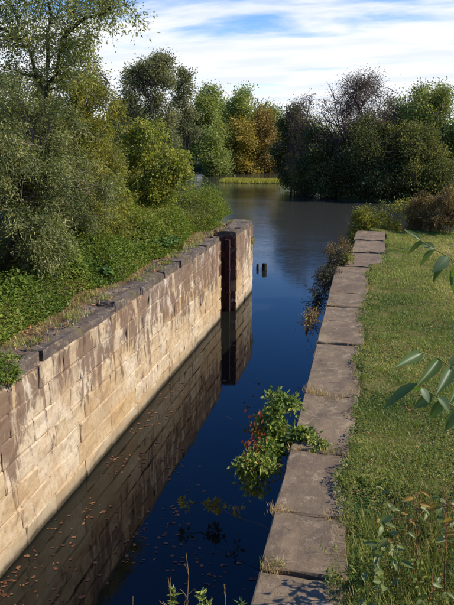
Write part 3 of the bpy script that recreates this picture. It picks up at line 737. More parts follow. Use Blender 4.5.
def broad(base, n, r, h, label):
    base = np.asarray(base, float); root = empty('broadleaf_plant', base); tag(root, label, 'plant', 'broadleaf plants on the bank')
    st = []; P = []; D = []
    for i in range(n):
        a = rng.uniform(0, 6.28); rr = r*rng.random()**.5; top = np.array([math.cos(a)*rr, math.sin(a)*rr, h*rng.uniform(.45, 1)*(1-.4*rr/r)])
        st.append((arc((top[0]*.3, top[1]*.3, 0), top, 4, .05, .02), np.linspace(.006, .003, 4)))
        for q in range(4):
            al = rng.uniform(0, 6.28); P.append(top*np.array([1, 1, rng.uniform(.7, 1)])); D.append((math.cos(al), math.sin(al), -.1))
    V, F = tubes(st, 3); mesh_np('stem', V, F, MAT['stem_green'], root)
    P = np.array(P); V, F = leaf_geo(P, np.array(D), nrm(rdir(len(P))*.35+np.array([.2, -.1, 1])), rng.uniform(.14, .24, len(P)), rng.uniform(.09, .16, len(P)))
    mesh_np('foliage', V, F, MAT['broad'], root, np.repeat(rng.random(len(P)), 4))
broad((xl(19.5)-1.5, 19.5, bank_z(xl(19.5)-1.5, 19.5)), 90, .95, .62, 'dark green broadleaf clump on the left bank below the yellow sapling')
broad((xl(15.5)-1.7, 15.3, bank_z(xl(15.5)-1.7, 15.3)), 70, .8, .5, 'dark green broadleaf clump at the foot of the olive shrub')

# ------------------------------------------------------------------ far trees round the pond
def farz(x, y): return float(farland(np.array([[x]]), np.array([[y]]))[2][0, 0])
def far_tree(name, label, px, y, top_py, halfw_px, bot_py, mat, bark, n=120, per=110, leaf=(.34, .2), cr=None, lobes=4, gap=.2, cat='tree', group='trees round the pond', bare=0, hgt_bias=0.0):
    """crown spans the photo's outline at its own distance y; its foot stands on the ground there"""
    dpt = y/ray(px, 200)[1]; sc = dpt/FPX
    ctop = aty(px, top_py, y); x = ctop[0]; z0 = farz(x, y)
    cbot = max(aty(px, bot_py, y)[2], z0+.2)
    base = np.array([x, y, z0-.05]); w = halfw_px*sc; H = ctop[2]-cbot
    cr = cr or max(.5, w*.3)
    envs = []
    for i in range(lobes*2+2):
        fz = (i+.5)/(lobes*2+2); ww = w*(0.42+0.40*math.sin(math.pi*min(1, .25+fz*.75)))*rng.uniform(.7, 1.15); a = i*2.4+rng.normal(0, .4); off = w*rng.uniform(.2, .62)*(1-.45*fz)
        envs.append(((x+math.cos(a)*off, y+math.sin(a)*off, cbot+H*(0.06+.82*fz)), (ww*.75, ww*.75, max(H/lobes*.55, ww*.45)), ww))
    top = np.array([x, y, ctop[2]-.1*H])
    stems = [vline(base, top, 8, .03)]
    for i in range(3+bare):
        a = rng.uniform(0, 6.28); q = base+(top-base)*rng.uniform(.2, .5)
        stems.append(arc(q, (x+math.cos(a)*w*.75, y+math.sin(a)*w*.75, cbot+H*rng.uniform(.45, .86)), 7, .04, .05))
    return plant(name, label, cat, base, stems, envs, n, int(per*1.5), cr*1.12, (leaf[0]*.76, leaf[1]*.76), mat, bark, group, .12, .15, trunk_r=max(.09, H*.016), shell=.45, gap=gap, tw_r=.018, leafjit=.3)
FT = far_tree
FT('tall_tree', 'tall grey-green poplar-like tree rising behind the yellow sapling', 149, 62, 49, 32, 150, MAT['far_grey'], MAT['bark_dark'], 170, 110, (.26, .13), .8, 5, .34)
FT('tall_tree', 'narrow grey-green tree close right of the tall poplar-like one', 183, 74, 60, 12, 140, MAT['far_grey'], MAT['bark_dark'], 60, 100, (.28, .15), .7, 4, .3)
FT('shore_tree', 'dull green tree left of the tall poplar, behind the bank shrubs', 125, 70, 92, 26, 190, MAT['far_green'], MAT['bark_dark'], 120, 100, (.3, .2), 1.0, 4, .15)
FT('shore_tree', 'light green rounded tree on the far shore left of the gap', 205, 110, 84, 24, 168, MAT['far_green'], MAT['bark'], 150, 110, (.42, .26), 1.4, 5, .22)
FT('shore_tree', 'tall green and gold tree with a forked top on the far shore', 241, 118, 86, 20, 165, MAT['far_green'], MAT['bark_dark'], 130, 100, (.42, .26), 1.3, 5, .30)
FT('shore_tree', 'golden bushy tree low on the far shore', 242, 113, 122, 24, 173, MAT['far_gold'], MAT['bark_dark'], 90, 90, (.4, .26), 1.2, 3, .2)
FT('shore_tree', 'orange autumn tree on the far shore beside the dark cluster', 266, 116, 106, 19, 172, MAT['far_orange'], MAT['bark_dark'], 110, 90, (.42, .26), 1.2, 4, .2)
FT('shore_tree', 'low green tree on the far shore below the light green one', 212, 104, 128, 17, 176, MAT['far_green'], MAT['bark'], 60, 90, (.4, .26), 1.1, 3, .1)
FT('shore_tree', 'green tree far behind the golden one on the shore', 224, 135, 96, 22, 165, MAT['far_green'], MAT['bark'], 110, 90, (.5, .3), 1.6, 4, .15)
FT('shore_tree', 'olive tree far behind the orange one', 262, 138, 100, 22, 165, MAT['far_green'], MAT['bark'], 100, 90, (.5, .3), 1.6, 4, .2)
# dark cluster on the right shore
FT('shore_tree', 'dark green tree at the left tip of the dark cluster', 291, 80, 100, 17, 182, MAT['dark_green'], MAT['bark_dark'], 130, 120, (.28, .17), .95, 5, .12)
FT('bare_tree', 'grey half-bare tree with fine twigs at the left of the dark cluster', 306, 76, 86, 24, 185, MAT['plum'], MAT['bark_dark'], 110, 42, (.22, .11), 1.0, 5, .25, bare=6)
FT('bare_tree', 'large purplish half-bare tree topping the dark cluster', 358, 74, 68, 50, 165, MAT['plum'], MAT['bark_dark'], 260, 46, (.22, .11), 1.1, 5, .28, bare=12)
FT('shore_tree', 'dark bushy tree at the waterline in the middle of the dark cluster', 325, 73, 128, 32, 200, MAT['dark_green'], MAT['bark_dark'], 200, 120, (.26, .16), .95, 4, .05)
FT('shore_tree', 'dark bushy tree at the waterline below the purplish tree', 372, 71, 118, 36, 203, MAT['dark_green'], MAT['bark_dark'], 230, 120, (.26, .16), .95, 4, .05)
FT('shore_tree', 'olive bushy tree at the waterline on the right', 420, 71, 125, 34, 203, MAT['shore_mid'], MAT['bark_dark'], 200, 120, (.26, .16), .95, 4, .05)
FT('shore_tree', 'broad green tree at the right edge above the dark shore', 432, 79, 82, 36, 165, MAT['far_green'], MAT['bark'], 210, 110, (.28, .17), 1.1, 5, .18)
FT('shore_tree', 'olive tree between the purplish tree and the broad green one', 396, 82, 98, 22, 175, MAT['far_grey'], MAT['bark'], 130, 100, (.28, .17), 1.0, 4, .18)
FT('shore_tree', 'dark low bush on the point at the left of the dark cluster', 296, 79, 155, 16, 190, MAT['dark_green'], MAT['bark_dark'], 90, 110, (.24, .15), .8, 2, .0)
FT('shore_tree', 'green tree cut off by the right picture edge above the brown thicket', 485, 78, 90, 34, 190, MAT['far_green'], MAT['bark'], 120, 100, (.34, .2), 1.3, 4, .15)
# woods beyond the shore read as one mass
def wood(name, label, n, x0, x1, y0, y1, h, mat):
    ctr = np.stack([rng.uniform(x0, x1, n), rng.uniform(y0, y1, n)], -1); P = []; vv = []
    for c in ctr:
        m = 620; r = rng.uniform(3, 5); hh = h*rng.uniform(.7, 1.1)
        d = rdir(m)*rng.random((m, 1))**.4*np.array([r, r, hh*.48])
        P.append(d+np.array([c[0], c[1], 1+hh*.5])); vv.append(np.clip(rng.random()*.5+rng.random(m)*.5, 0, 1))
    P = np.concatenate(P); return scatter_leaves(name, P, rng.uniform(.4, .8, len(P)), rng.uniform(.25, .45, len(P)), mat, label, 1.0, vv=np.concatenate(vv))
wood('distant_wood', 'continuous wood far behind the pond', 190, -105, 100, 150, 200, 11, MAT['far_green'])
wood('right_wood', 'wood behind the dark cluster on the right shore', 60, 8, 70, 86, 112, 10, MAT['far_green'])
wood('left_wood', 'wood behind the left bank and pond', 60, -75, -36, 52, 120, 9, MAT['far_green'])
# marsh grass spit and shore debris
n = 9000; X = rng.uniform(-23.5, -13.5, n); Y = rng.normal(93.2, 1.1, n) + (n2(X, X*0, .4)-.5)*1.5
P = np.stack([X, Y, rng.random(n)*.05], -1); ln = rng.uniform(.25, .6, n)
V, F = leaf_geo(P, nrm(rng.normal(0, .35, (n, 3))+np.array([0, 0, 1])), rdir(n), ln, .10)
tag(mesh_np('marsh_grass', V, F, MAT['reed'], None, np.repeat(rng.random(n), 4)), 'strip of yellow-green marsh grass in the pond before the far shore', None, None, 'stuff')
n = 2600; X = rng.uniform(-33, -6, n); Y = 116.5+rng.normal(0, 1.2, n)
P = np.stack([X, Y, .2+rng.random(n)*1.0], -1)
scatter_leaves('shore_brush', P, rng.uniform(.4, .8, n), rng.uniform(.1, .3, n), MAT['brown_weed'], 'brown brush along the far waterline', 1.0)
n = 5000; X = rng.uniform(-11, 40, n); Y = np.interp(X, [-11, -5, 2, 12, 40], [80, 70.4, 68, 67.5, 61])+rng.normal(0.6, .8, n)
scatter_leaves('shore_undergrowth', np.stack([X, Y, .1+rng.random(n)**1.5*1.9], -1), rng.uniform(.25, .5, n), rng.uniform(.12, .25, n), MAT['dark_green'], 'dark undergrowth hanging over the right shoreline', 1.0)

# ------------------------------------------------------------------ lawn
def lawn_pts(n, y0, y1, x1):
    Y = rng.uniform(y0, y1, n); left = np.where(Y < 18.7, xe(Y)+.03, np.where(Y < 25.6, -0.05, -0.6))
    left = left - .05 - .16*np.clip(n2(Y, Y*0, 1.9)-.3, 0, 1) + (n2(Y*1.0, Y*0, 6.3)-.5)*.10
    X = left + rng.random(n)*(x1-left)
    z = np.maximum(lawn_z(X, Y), bankz(X, Y))
    return X, Y, z
Vs, vv = [], []
for (n, y0, y1, x1, h, w) in [(80000, 3.2, 9, 2.6, .055, .0065), (66000, 9, 16, 2.9, .055, .009), (60000, 16, 27, 3.4, .06, .013), (42000, 2, 27, 9, .06, .014)]:
    X, Y, z = lawn_pts(n, y0, y1, x1)
    pat = n2(X, Y, .8); dry = n2(X+40, Y, .55); fine = n2(X, Y, 4.0)
    keep = rng.random(n) < np.clip(.35+1.3*(fine-.25), .15, 1); X, Y, z, pat, dry, fine = (a[keep] for a in (X, Y, z, pat, dry, fine)); m = len(X)
    ang = rng.uniform(0, 6.28, m); ln = rng.uniform(.2, 1.1, m); hh = h*rng.uniform(.4, 1.2, m)*(.6+.8*fine)
    root = np.stack([X, Y, z-.005], -1); tip = root+np.stack([np.cos(ang)*ln*hh, np.sin(ang)*ln*hh, hh], -1)
    sd = np.stack([-np.sin(ang), np.cos(ang), np.zeros(m)], -1)*w*.5
    Vs.append(np.stack([root-sd, root+sd, tip], 1).reshape(-1, 3))
    far = np.clip((Y-8)/12, 0, 1)
    vv.append(np.repeat(np.clip((.09+.44*rng.random(m)+.7*(dry-.45)+.17*far), 0, 1), 3))
V = np.concatenate(Vs)
tag(mesh_np('lawn_grass', V, np.arange(len(V)).reshape(-1, 3), MAT['grass'], None, np.concatenate(vv)), 'short green and straw-coloured grass of the lawn', None, None, 'stuff')
X, Y, z = lawn_pts(95000, 3.0, 24, 2.8)
d = X-xe(Y); k = (rng.random(len(X)) < .75*np.exp(-np.maximum(d, 0)/.22)*(n2(X, Y, 1.5) > .40)+.75*np.clip((n2(X, Y, 1.0)-.50)*5, 0, 1)*np.clip(1.5-Y/12, .08, 1))
P = np.stack([X, Y, z+.012+rng.random(len(X))*.04], -1)[k]
scatter_leaves('lawn_clover', P, rng.uniform(.018, .04, len(P)), rng.uniform(.014, .03, len(P)), MAT['clover'], 'dark clover and low weeds in the lawn beside the coping', .5)
X, Y, z = lawn_pts(900, 3.5, 26, 3); P = np.stack([X, Y, z+.035], -1)
scatter_leaves('lawn_fallen_leaves', P, rng.uniform(.03, .06, 900), rng.uniform(.02, .035, 900), MAT['litter'], 'brown fallen leaves lying in the lawn', .3)
# straw and seedlings in the joints of the right coping
cs = []
for yj in jy[1:-1]:
    for q in range(int(rng.integers(1, 6))):
        f = rng.choice([rng.uniform(.0, .3), rng.uniform(.55, 1.0)]); cs.append((xr(yj)+f*(xe(yj)-xr(yj)), yj+rng.normal(0, .02), ZC-.01))
for q in range(45):
    y = rng.uniform(4.2, 18); cs.append((xe(y)+rng.normal(0, .05), y, ZC-.01))
for (fx, y) in [(.2, 9.05), (.35, 9.0), (.5, 8.92), (.62, 8.85), (.1, 9.15), (.05, 5.8), (.1, 5.85), (.8, 5.85), (.9, 5.7), (.85, 5.6), (.2, 4.95), (.12, 4.95)]:
    for q in range(2): cs.append((xr(y)+fx*(xe(y)-xr(y))+rng.normal(0, .03), y+rng.normal(0, .03), ZC-.01))
tufts('joint_straw', cs, 30, .07, .006, MAT['straw'], 'dry straw tufts along the edge and joints of the right coping', .05)
cs = [(xr(4.97)+.08, 4.97, ZC), (xr(4.95)+.14, 4.95, ZC), (xr(7.2)+.35, 7.2, ZC), (xr(7.2)+.45, 7.22, ZC)]+[(xe(y)-rng.uniform(-.02, .1), y, ZC-.01) for y in rng.uniform(4, 18, 26)]
tufts('joint_grass', cs, 26, .10, .008, MAT['grass'], 'green grass tufts creeping over the right coping', .05)
# embankment growth just below the frame
n = 9000; X = rng.uniform(-6, 5, n); Y = rng.uniform(.6, 4.6, n); P = np.stack([X, Y, bankz(X, Y)+rng.random(n)*.10], -1)
scatter_leaves('embankment_weeds', P, rng.uniform(.04, .09, n), rng.uniform(.02, .04, n), MAT['clover'], 'low weeds covering the near embankment', .8)

# ------------------------------------------------------------------ leaves on the canal
n = 1700; Y = 5.2+rng.random(n)**1.4*12; X = xl(Y)+rng.random(n)**1.25*(xr(Y)-xl(Y)-.2)+.1
k = n2(X, Y, 1.1)+rng.normal(0, .08, n) > .52; X, Y = X[k], Y[k]; n = len(X)
a = rng.uniform(0, 6.28, n)[:, None]; kk = np.arange(7)[None, :]*2*np.pi/7
rr = rng.uniform(.55, 1.25, (n, 7))*(rng.uniform(.014, .05, n)**1.0)[:, None]; ex = rng.uniform(.45, .9, n)[:, None]
lx, ly = np.cos(kk)*rr, np.sin(kk)*rr*ex
V = np.stack([X[:, None]+lx*np.cos(a)-ly*np.sin(a), Y[:, None]+lx*np.sin(a)+ly*np.cos(a), rng.uniform(.004, .012, (n, 7))], -1).reshape(-1, 3); F = np.arange(n*7).reshape(-1, 7)
tag(mesh_np('floating_leaves', V, F, MAT['float'], None, np.repeat(rng.random(n), 7)), 'brown fallen leaves floating on the near canal', None, None, 'stuff')

# ------------------------------------------------------------------ plants rooted in the right wall
def atwall(px, py, off):                 # pixel met with the upright plane off metres out from the right wall
    d = ray(px, py)                       # x = xr(y)-off
    t = (xr(0)-off)/(d[0]+0.0375*d[1]); return CAM+d*t
YS = 7.7; r0 = np.array([xr(YS), YS, 2.35])
def reds(root, base):
    m = 70; P = []
    for i in range(m):
        P.append(aty(255+rng.normal(0, 4.5), 442+rng.normal(0, 15), YS-1.0+rng.random()*.3)-base)
    P = np.array(P); V, F = leaf_geo(P, nrm(rdir(m)*.7+np.array([0, 0, -.8])), nrm(rdir(m)*.5+np.array([.4, -1, .5])), rng.uniform(.035, .08, m), rng.uniform(.018, .032, m))
    o = mesh_np('red_leaves', V, F, MAT['red'], root, np.repeat(rng.random(m), 4)); o['label'] = 'hanging red autumn leaves'
e = lambda px, py, dy, r, w: (aty(px, py, YS+dy), r, w)
q = lambda px, py, dy=0: aty(px, py, YS+dy)
plant('wall_shrub', 'leafy light green shrub with red leaves growing from the right wall over the water', 'plant', r0,
      [arc(r0, q(284, 396), 6, 0, .05), arc(r0, q(255, 475, -.8), 6, .05, .05), arc(r0, q(300, 434), 5, .1, .05), arc(r0, q(226, 416), 5, .1, .03), arc(r0, q(255, 430, -.2), 5, .1, .05), arc(r0, q(268, 410), 5, .05, .05)],
      [e(283, 402, 0, (.17, .22, .11), 1.1), e(265, 426, 0, (.14, .2, .15), 1.1), e(262, 466, -.75, (.18, .2, .13), 1.2), e(284, 437, 0, (.20, .22, .09), 1.0), e(250, 468, -.85, (.12, .15, .10), .6), e(302, 434, -.2, (.14, .12, .04), .35), e(229, 417, 0, (.04, .06, .04), .05), e(268, 450, -.4, (.17, .2, .13), 1.0), e(275, 420, -.1, (.17, .2, .12), .6), e(318, 446, -.35, (.06, .08, .02), .12), e(252, 486, -.8, (.13, .12, .05), .3)],
      210, 26, .10, (.064, .036), MAT['creeper'], MAT['twig'], None, .2, .3, twigs=5, trunk_r=.012, shell=.5, tw_r=.003, extra=reds, hang=.2, jit=.1, gap=.22)
c = atz(205, 506, .25); r0 = np.array([xr(9.3), 9.3, .35])
plant('wall_sprig', 'thin leafy sprig reaching low over the water below the light green shrub', 'plant', r0,
      [arc(r0, c+np.array([-.1, 0, .05]), 7, .05, .03)], [(atz(215, 505, .3), (.16, .12, .06), 1), (atz(190, 506, .3), (.16, .12, .05), 1), (atz(235, 512, .4), (.2, .15, .1), .8)], 14, 15, .11, (.09, .04), MAT['goldenrod'], MAT['twig'], None, .1, .2, twigs=3, trunk_r=.008, tw_r=.003)
r0 = np.array([xr(17.6), 17.6, 1.9])
plant('wall_shrub', 'dark twiggy brown shrub overhanging the water from the right wall', 'plant', r0,
      fan(r0, 8, .5, 1.1, (-.3, 0)), [(aty(337, 260, 18.8), (.22, .6, .28), 1), (aty(327, 280, 17.6), (.32, .8, .38), 1.3), (aty(319, 302, 16.2), (.25, .6, .3), .6)],
      105, 38, .2, (.075, .026), MAT['dusk_leaf'], MAT['bark_dark'], None, 0, .3, twigs=6, trunk_r=.012, tw_r=.0035)
r0 = np.array([xr(13.4), 13.4, 2.0])
plant('wall_shrub', 'sparse dry brown tuft low on the right wall, nearer than the dark twiggy shrub', 'plant', r0,
      fan(r0, 5, .3, .6, (-.2, 0)), [(aty(312, 322, 13.4), (.16, .6, .22), 1)], 26, 20, .16, (.08, .018), MAT['brown_weed'], MAT['twig'], None, 0, .3, twigs=5, trunk_r=.008, tw_r=.003)
r0 = np.array([-1.55, 20.3, ZC-.35])
plant('wall_shrub', 'brown and green tuft at the step in the right coping', 'plant', r0,
      fan(r0, 6, .4, .8), [((-1.5, 20.2, ZC+.1), (.4, .8, .3), 1), ((-1.35, 19.3, ZC-.02), (.25, .35, .15), .5)], 40, 36, .2, (.09, .03), MAT['brown_weed'], MAT['twig'], None, 0, .3, twigs=5, trunk_r=.01, tw_r=.004)
r0 = np.array([-1.3, 19.0, ZC-.3])
plant('wall_shrub', 'small green tuft in the notch of the right coping', 'plant', r0,
      fan(r0, 4, .2, .45), [((-1.25, 18.95, ZC+.08), (.22, .25, .12), 1)], 14, 30, .14, (.08, .03), MAT['goldenrod'], MAT['stem_green'], None, 0, .3, twigs=4, trunk_r=.008, tw_r=.003)
# shrubs on the shore at the end of the lawn
for (px, w, top, lab, mt, y) in [(378, 18, 200, 'low yellow-green shrub at the end of the right coping', 'goldenrod', 27.2), (402, 17, 198, 'low yellow-green shrub next right of the coping end', 'goldenrod', 27.4), (362, 9, 210, 'small yellow-green shrub left of the coping end at the water', 'goldenrod', 27.0),
                             (432, 15, 190, 'tall withered brown weeds at the right end of the lawn', 'brown_weed', 26.6), (452, 16, 186, 'brown and green thicket at the right edge of the lawn', 'brown_weed', 26.2), (418, 9, 203, 'reddish brown weed clump between the yellow-green shrubs and the thicket', 'brown_weed', 26.8)]:
    p = aty(px, top, y); zb = float(lawn_z(np.array([p[0]]), np.array([y]))[0]); r0 = np.array([p[0], y, zb-.03]); ww = w*27.5/FPX; H = p[2]-zb
    plant('shore_shrub', lab, 'shrub', r0, fan(r0, 8, ww*.7, H*.9), [((p[0], y, zb+H*.55), (ww, ww*.9, H*.42), 1), ((p[0], y-.3, zb+H*.25), (ww*.9, ww*.8, H*.25), .5)],
          60, 70, .26, (.11, .035), MAT[mt], MAT['twig'], 'shrubs at the end of the lawn', 0, .6, twigs=6, trunk_r=.014, tw_r=.005, hang=.1)

r0 = np.array([xl(27.6)+.02, 27.55, 1.6])
plant('wall_shrub', 'small pale tuft hanging from the pond end of the left wall', 'plant', r0, fan(r0, 5, .25, .6, (.15, .1)), [((xl(27.6)+.22, 27.7, 2.2), (.2, .25, .35), 1)], 18, 26, .18, (.09, .03), MAT['goldenrod'], MAT['twig'], None, .2, .2, twigs=4, trunk_r=.008, tw_r=.003)
r0 = np.array([xl(8.7)-.12, 8.7, ZC-.02])
plant('coping_weed', 'green weed spilling over the left coping at the left picture edge', 'plant', r0, fan(r0, 7, .35, .35), [((xl(8.7)-.25, 8.6, ZC+.12), (.3, .5, .14), 1), ((xl(8.7)-.02, 8.6, ZC-.02), (.08, .4, .1), .4)], 44, 36, .12, (.06, .03), MAT['weed'], MAT['stem_green'], None, .3, .2, twigs=4, trunk_r=.005, tw_r=.002)

# ------------------------------------------------------------------ old posts in the water
def post(px, py, dia, hgt, label, lean=0):
    b_ = atz(px, py, 0); root = empty('mooring_post', (b_[0], b_[1], -1.5)); tag(root, label, 'post', 'old posts in the water')
    k = 10; zz = np.array([0, 1.0, 1.5, 1.5+hgt*.6, 1.5+hgt]); pts = np.stack([lean*zz, 0*zz, zz], -1)
    V, F = tubes([(pts, dia/2*np.array([1.05, 1.02, 1, .97, .9]))], k); V += rng.normal(0, dia*.025, V.shape)
    cen = len(V); V = np.concatenate([V, [[lean*zz[-1], 0, zz[-1]+.02]]]); t = np.array([[cen-k+i, cen-k+(i+1) % k, cen] for i in range(k)])
    o = mesh_np('pile', V, [F, t], MAT['post'], root)
    V, F = tubes([(np.array([[lean*1.6, 0, 1.56], [lean*1.6, 0, 1.62]]), dia*.53*np.ones(2))], k); mesh_np('iron_band', V, F, MAT['bark_dark'], root)
post(263, 270, .26, .34, 'thicker dark wooden post stub standing in the water off the left wall end', .04)
post(257.5, 269, .13, .26, 'thin dark wooden post stub nearest the end of the left wall')
post(207, 210, .26, .75, 'dark post in the pond behind the left bank, left of two')
post(216.5, 217, .3, .45, 'short dark post in the pond behind the left bank, right of two')

# ------------------------------------------------------------------ big leaves near the camera
def big_leaf(name, mat, droop=.18, fold=.16, ser=0.0, wmul=1.0):
    k = 9; t = np.linspace(0, 1, k); w = .5*wmul*np.sin(np.pi*np.clip(t, 0, 1)**.8)**.85*(1-.25*t); w[0] = .02; w[-1] = .005
    V = []
    for i in range(k):
        z = -droop*t[i]**2; s_ = 1+ser*(-1)**i
        V += [(-w[i]*s_, t[i], z+fold*w[i]), (-w[i]*.5, t[i], z+fold*w[i]*.35), (0, t[i], z), (w[i]*.5, t[i], z+fold*w[i]*.35), (w[i]*s_, t[i], z+fold*w[i])]
    i = np.arange(k-1)[:, None]*5+np.arange(4)[None, :]
    F = np.stack([i, i+1, i+6, i+5], -1).reshape(-1, 4)
    o = mesh_np(name, np.array(V), F, mat, smooth=True); me = o.data; bpy.data.objects.remove(o); return me
LEAFLET = [big_leaf('leaflet', MAT['leaflet'], d_, f_) for d_, f_ in ((.1, .2), (.22, .12), (.16, .3))]
WEEDL = [big_leaf('weed_leaf', MAT['weed_leaf'], d_, f_, .06) for d_, f_ in ((.25, .2), (.4, .1), (.3, .3))]
YELL = [big_leaf('yellow_leaf', MAT['yellow_leaf'], .4, .35, .05)]
def put_leaf(parent, me, P0, P1, width, up, name='leaf'):
    P0 = np.asarray(P0); P1 = np.asarray(P1); y = P1-P0; ln = np.linalg.norm(y); y = y/ln
    x = nrm(np.cross(y, np.asarray(up, float))); z = np.cross(x, y)
    o = bpy.data.objects.new(name, me); COL.objects.link(o); o.parent = parent
    pb = np.array(parent.location)
    m = Matrix(((x[0]*width, y[0]*ln, z[0]*ln, P0[0]-pb[0]), (x[1]*width, y[1]*ln, z[1]*ln, P0[1]-pb[1]), (x[2]*width, y[2]*ln, z[2]*ln, P0[2]-pb[2]), (0, 0, 0, 1)))
    o.matrix_local = m
    return o
# sapling standing right of the camera; two of its compound leaves reach into view
SB_ = np.array([1.15, 2.35]); sz = float(bankz(SB_[:1], SB_[1:])[0])
SAP = empty('walnut_sapling', (SB_[0], SB_[1], sz)); tag(SAP, 'sapling branches with glossy pointed leaflets reaching in from the right edge', 'sapling')
top = np.array([1.0, 2.3, 6.45]); base = np.array([SB_[0], SB_[1], sz])
V, F = tubes([(arc(base, top, 9, 0, .02)-base, np.linspace(.022, .008, 9))], 7); mesh_np('stem', V, F, MAT['bark'], SAP, smooth=True)
def spray(pts, y0, y1, leaves, ry=None):
    """pts: rachis through photo pixels from the stem outwards, at distances y0..y1"""
    r_ = [aty(px, py, y0+(y1-y0)*i/(len(pts)-1)) for i, (px, py) in enumerate(pts)]
    j = base+(top-base)*np.clip((r_[0][2]-base[2]-.25)/(top[2]-base[2]), 0, 1)
    path = np.array([j]+r_)
    V, F = tubes([(path-base, np.linspace(.0034, .0011, len(path)))], 5); mesh_np('leaf_stalk', V, F, MAT['stem_green'], SAP, smooth=True)
    for i, (bx, by, tx, ty, w, dy, up) in enumerate(leaves):
        ym = y0+(y1-y0)*np.clip((pts[0][0]-bx)/(pts[0][0]-pts[-1][0]), 0, 1)
        P0 = aty(bx, by, ym); P1 = aty(tx, ty, ym+dy)
        if up is GL:                     # blades that lie open to the sun
            hv = nrm(nrm(CAM-P0)+np.array(sdir)+rng.normal(0, .10, 3)); d_ = ray(tx, ty)
            P1 = P0+((CAM+d_*(hv@(P0-CAM))/(hv@d_))-P0); up = hv
        put_leaf(SAP, LEAFLET[i % 3], P0, P1, w*1.0, up)
GL = tuple([.50, -.53, .69])
U1, U2, U3 = (.0, -.55, 1), (.3, -.8, .6), (-.5, .6, .9)
spray([(470, 385), (452, 368), (438, 358), (420, 352)], 2.15, 1.98, [
    (423, 353, 396, 366, .040, -.03, GL), (419, 354, 414, 376, .036, .03, (.9, -.5, .3)), (439, 359, 420, 384, .042, -.04, GL),
    (452, 367, 438, 393, .044, -.04, GL), (450, 366, 466, 350, .04, .03, U1), (437, 358, 448, 340, .0, .0, U1) if False else (462, 378, 452, 402, .042, -.04, GL)])
spray([(474, 422), (452, 405), (436, 396), (416, 384)], 2.10, 1.95, [
    (417, 384, 381, 408, .040, -.02, (.4, -.2, .9)), (421, 388, 431, 402, .034, .02, GL), (437, 397, 452, 412, .042, .02, GL), (432, 394, 414, 409, .036, -.02, U2),
    (443, 400, 430, 419, .036, -.02, U2), (430, 393, 405, 386, .03, .03, (.2, .3, .9)), (456, 408, 446, 432, .04, -.02, U2)])
spray([(472, 280), (450, 258), (434, 249), (418, 239), (404, 229)], 2.55, 2.25, [
    (420, 240, 405, 229, .024, .03, GL), (423, 242, 405, 252, .045, -.02, (-.3, .7, .8)), (434, 249, 420, 243, .036, .04, GL), (435, 250, 418, 266, .048, -.02, (-.3, .7, .8)),
    (448, 257, 434, 271, .05, -.06, GL), (450, 260, 431, 280, .05, .02, (-.3, .7, .8)), (455, 266, 453, 303, .045, .05, (-1, -.3, .1)), (462, 270, 478, 262, .045, .04, U1)])
# crown of the sapling, mostly out of view
for i in range(9):
    a = rng.uniform(-1.2, 1.6); p = base+(top-base)*rng.uniform(.25, .6); q = p+np.array([abs(math.cos(a))*.14+.02, math.sin(a)*.14, rng.uniform(-.05, .06)])
    put_leaf(SAP, LEAFLET[i % 3], p, q, .045, (0, -.3, 1))

# broadleaf weeds at the lower right
def ground(x, y): return float(np.maximum(lawn_z(np.array([x]), np.array([y])), bankz(np.array([x]), np.array([y])))[0])
def tall_weed(px, py, y, label, spots, stemm, yellow=0, size=.092):
    """stalk from the ground up to the pixel (px,py) at distance y, leaves around the given pixels"""
    tp = aty(px, py, y); bx, by = tp[0]+rng.normal(.03, .03), y+.12; root_ = np.array([bx, by, ground(bx, by)])
    R_ = empty('tall_weed', root_); tag(R_, label, 'weed', 'weeds at the near end of the lawn')
    paths = [(arc(root_, tp, 7, .0, .03)-root_, np.linspace(.006, .0025, 7))]
    mainp = paths[0][0]+root_
    for i, (sx, sy, dy) in enumerate(spots):
        c_ = aty(sx, sy, y+dy)
        j = mainp[np.argmin(np.linalg.norm(mainp-c_, axis=1)+np.maximum(mainp[:, 2]-c_[2], 0)*2)]
        paths.append((arc(j, c_, 4, .08, .03)-root_, np.linspace(.003, .0015, 4)))
        a = rng.uniform(0, 6.28); dv = nrm(np.array([math.cos(a), math.sin(a)-.3, rng.uniform(-.55, .1)])); ln = size*rng.uniform(.75, 1.2)
        me = YELL[0] if rng.random() < yellow else WEEDL[i % 3]
        put_leaf(R_, me, c_, c_+dv*ln, ln*rng.uniform(.42, .6), (.45+rng.normal(0, .3), -.5+rng.normal(0, .3), .75))
    V, F = tubes(paths, 4); mesh_np('stem', V, F, stemm, R_, smooth=True)
def sp(cx, cy, rx, ry, n): return [(cx+rng.normal(0, rx), cy+rng.normal(0, ry), rng.normal(0, .12)) for _ in range(n)]
tall_weed(382, 505, 4.6, 'grey-green weed with drooping broad leaves in the grass nearest the coping', sp(380, 535, 9, 20, 22), MAT['stem_green'], .0)
tall_weed(398, 530, 4.7, 'grey-green weed right of the drooping one, leaves at mid height', sp(396, 545, 10, 14, 11), MAT['stem_green'], .1)
tall_weed(420, 492, 4.9, 'weed with yellowed leaves and a bare reddish stalk', sp(420, 512, 12, 12, 16), MAT['stem_red'], .4, .075)
tall_weed(446, 487, 4.8, 'pale-leaved weed with orange stalks at the right edge', sp(445, 510, 8, 16, 22), MAT['stem_red'], .22)
tall_weed(376, 580, 4.0, 'small pale weed at the bottom edge below the drooping one', sp(372, 590, 8, 9, 8), MAT['stem_green'], .0, .09)
tall_weed(432, 575, 4.1, 'reddish-stalked weed at the bottom right corner', sp(432, 590, 12, 9, 9), MAT['stem_red'], .2, .07)
n = 7000; X = rng.uniform(-.35, 2.2, n); Y = rng.uniform(3.6, 6.6, n); X = np.maximum(X, xe(Y)+.12)
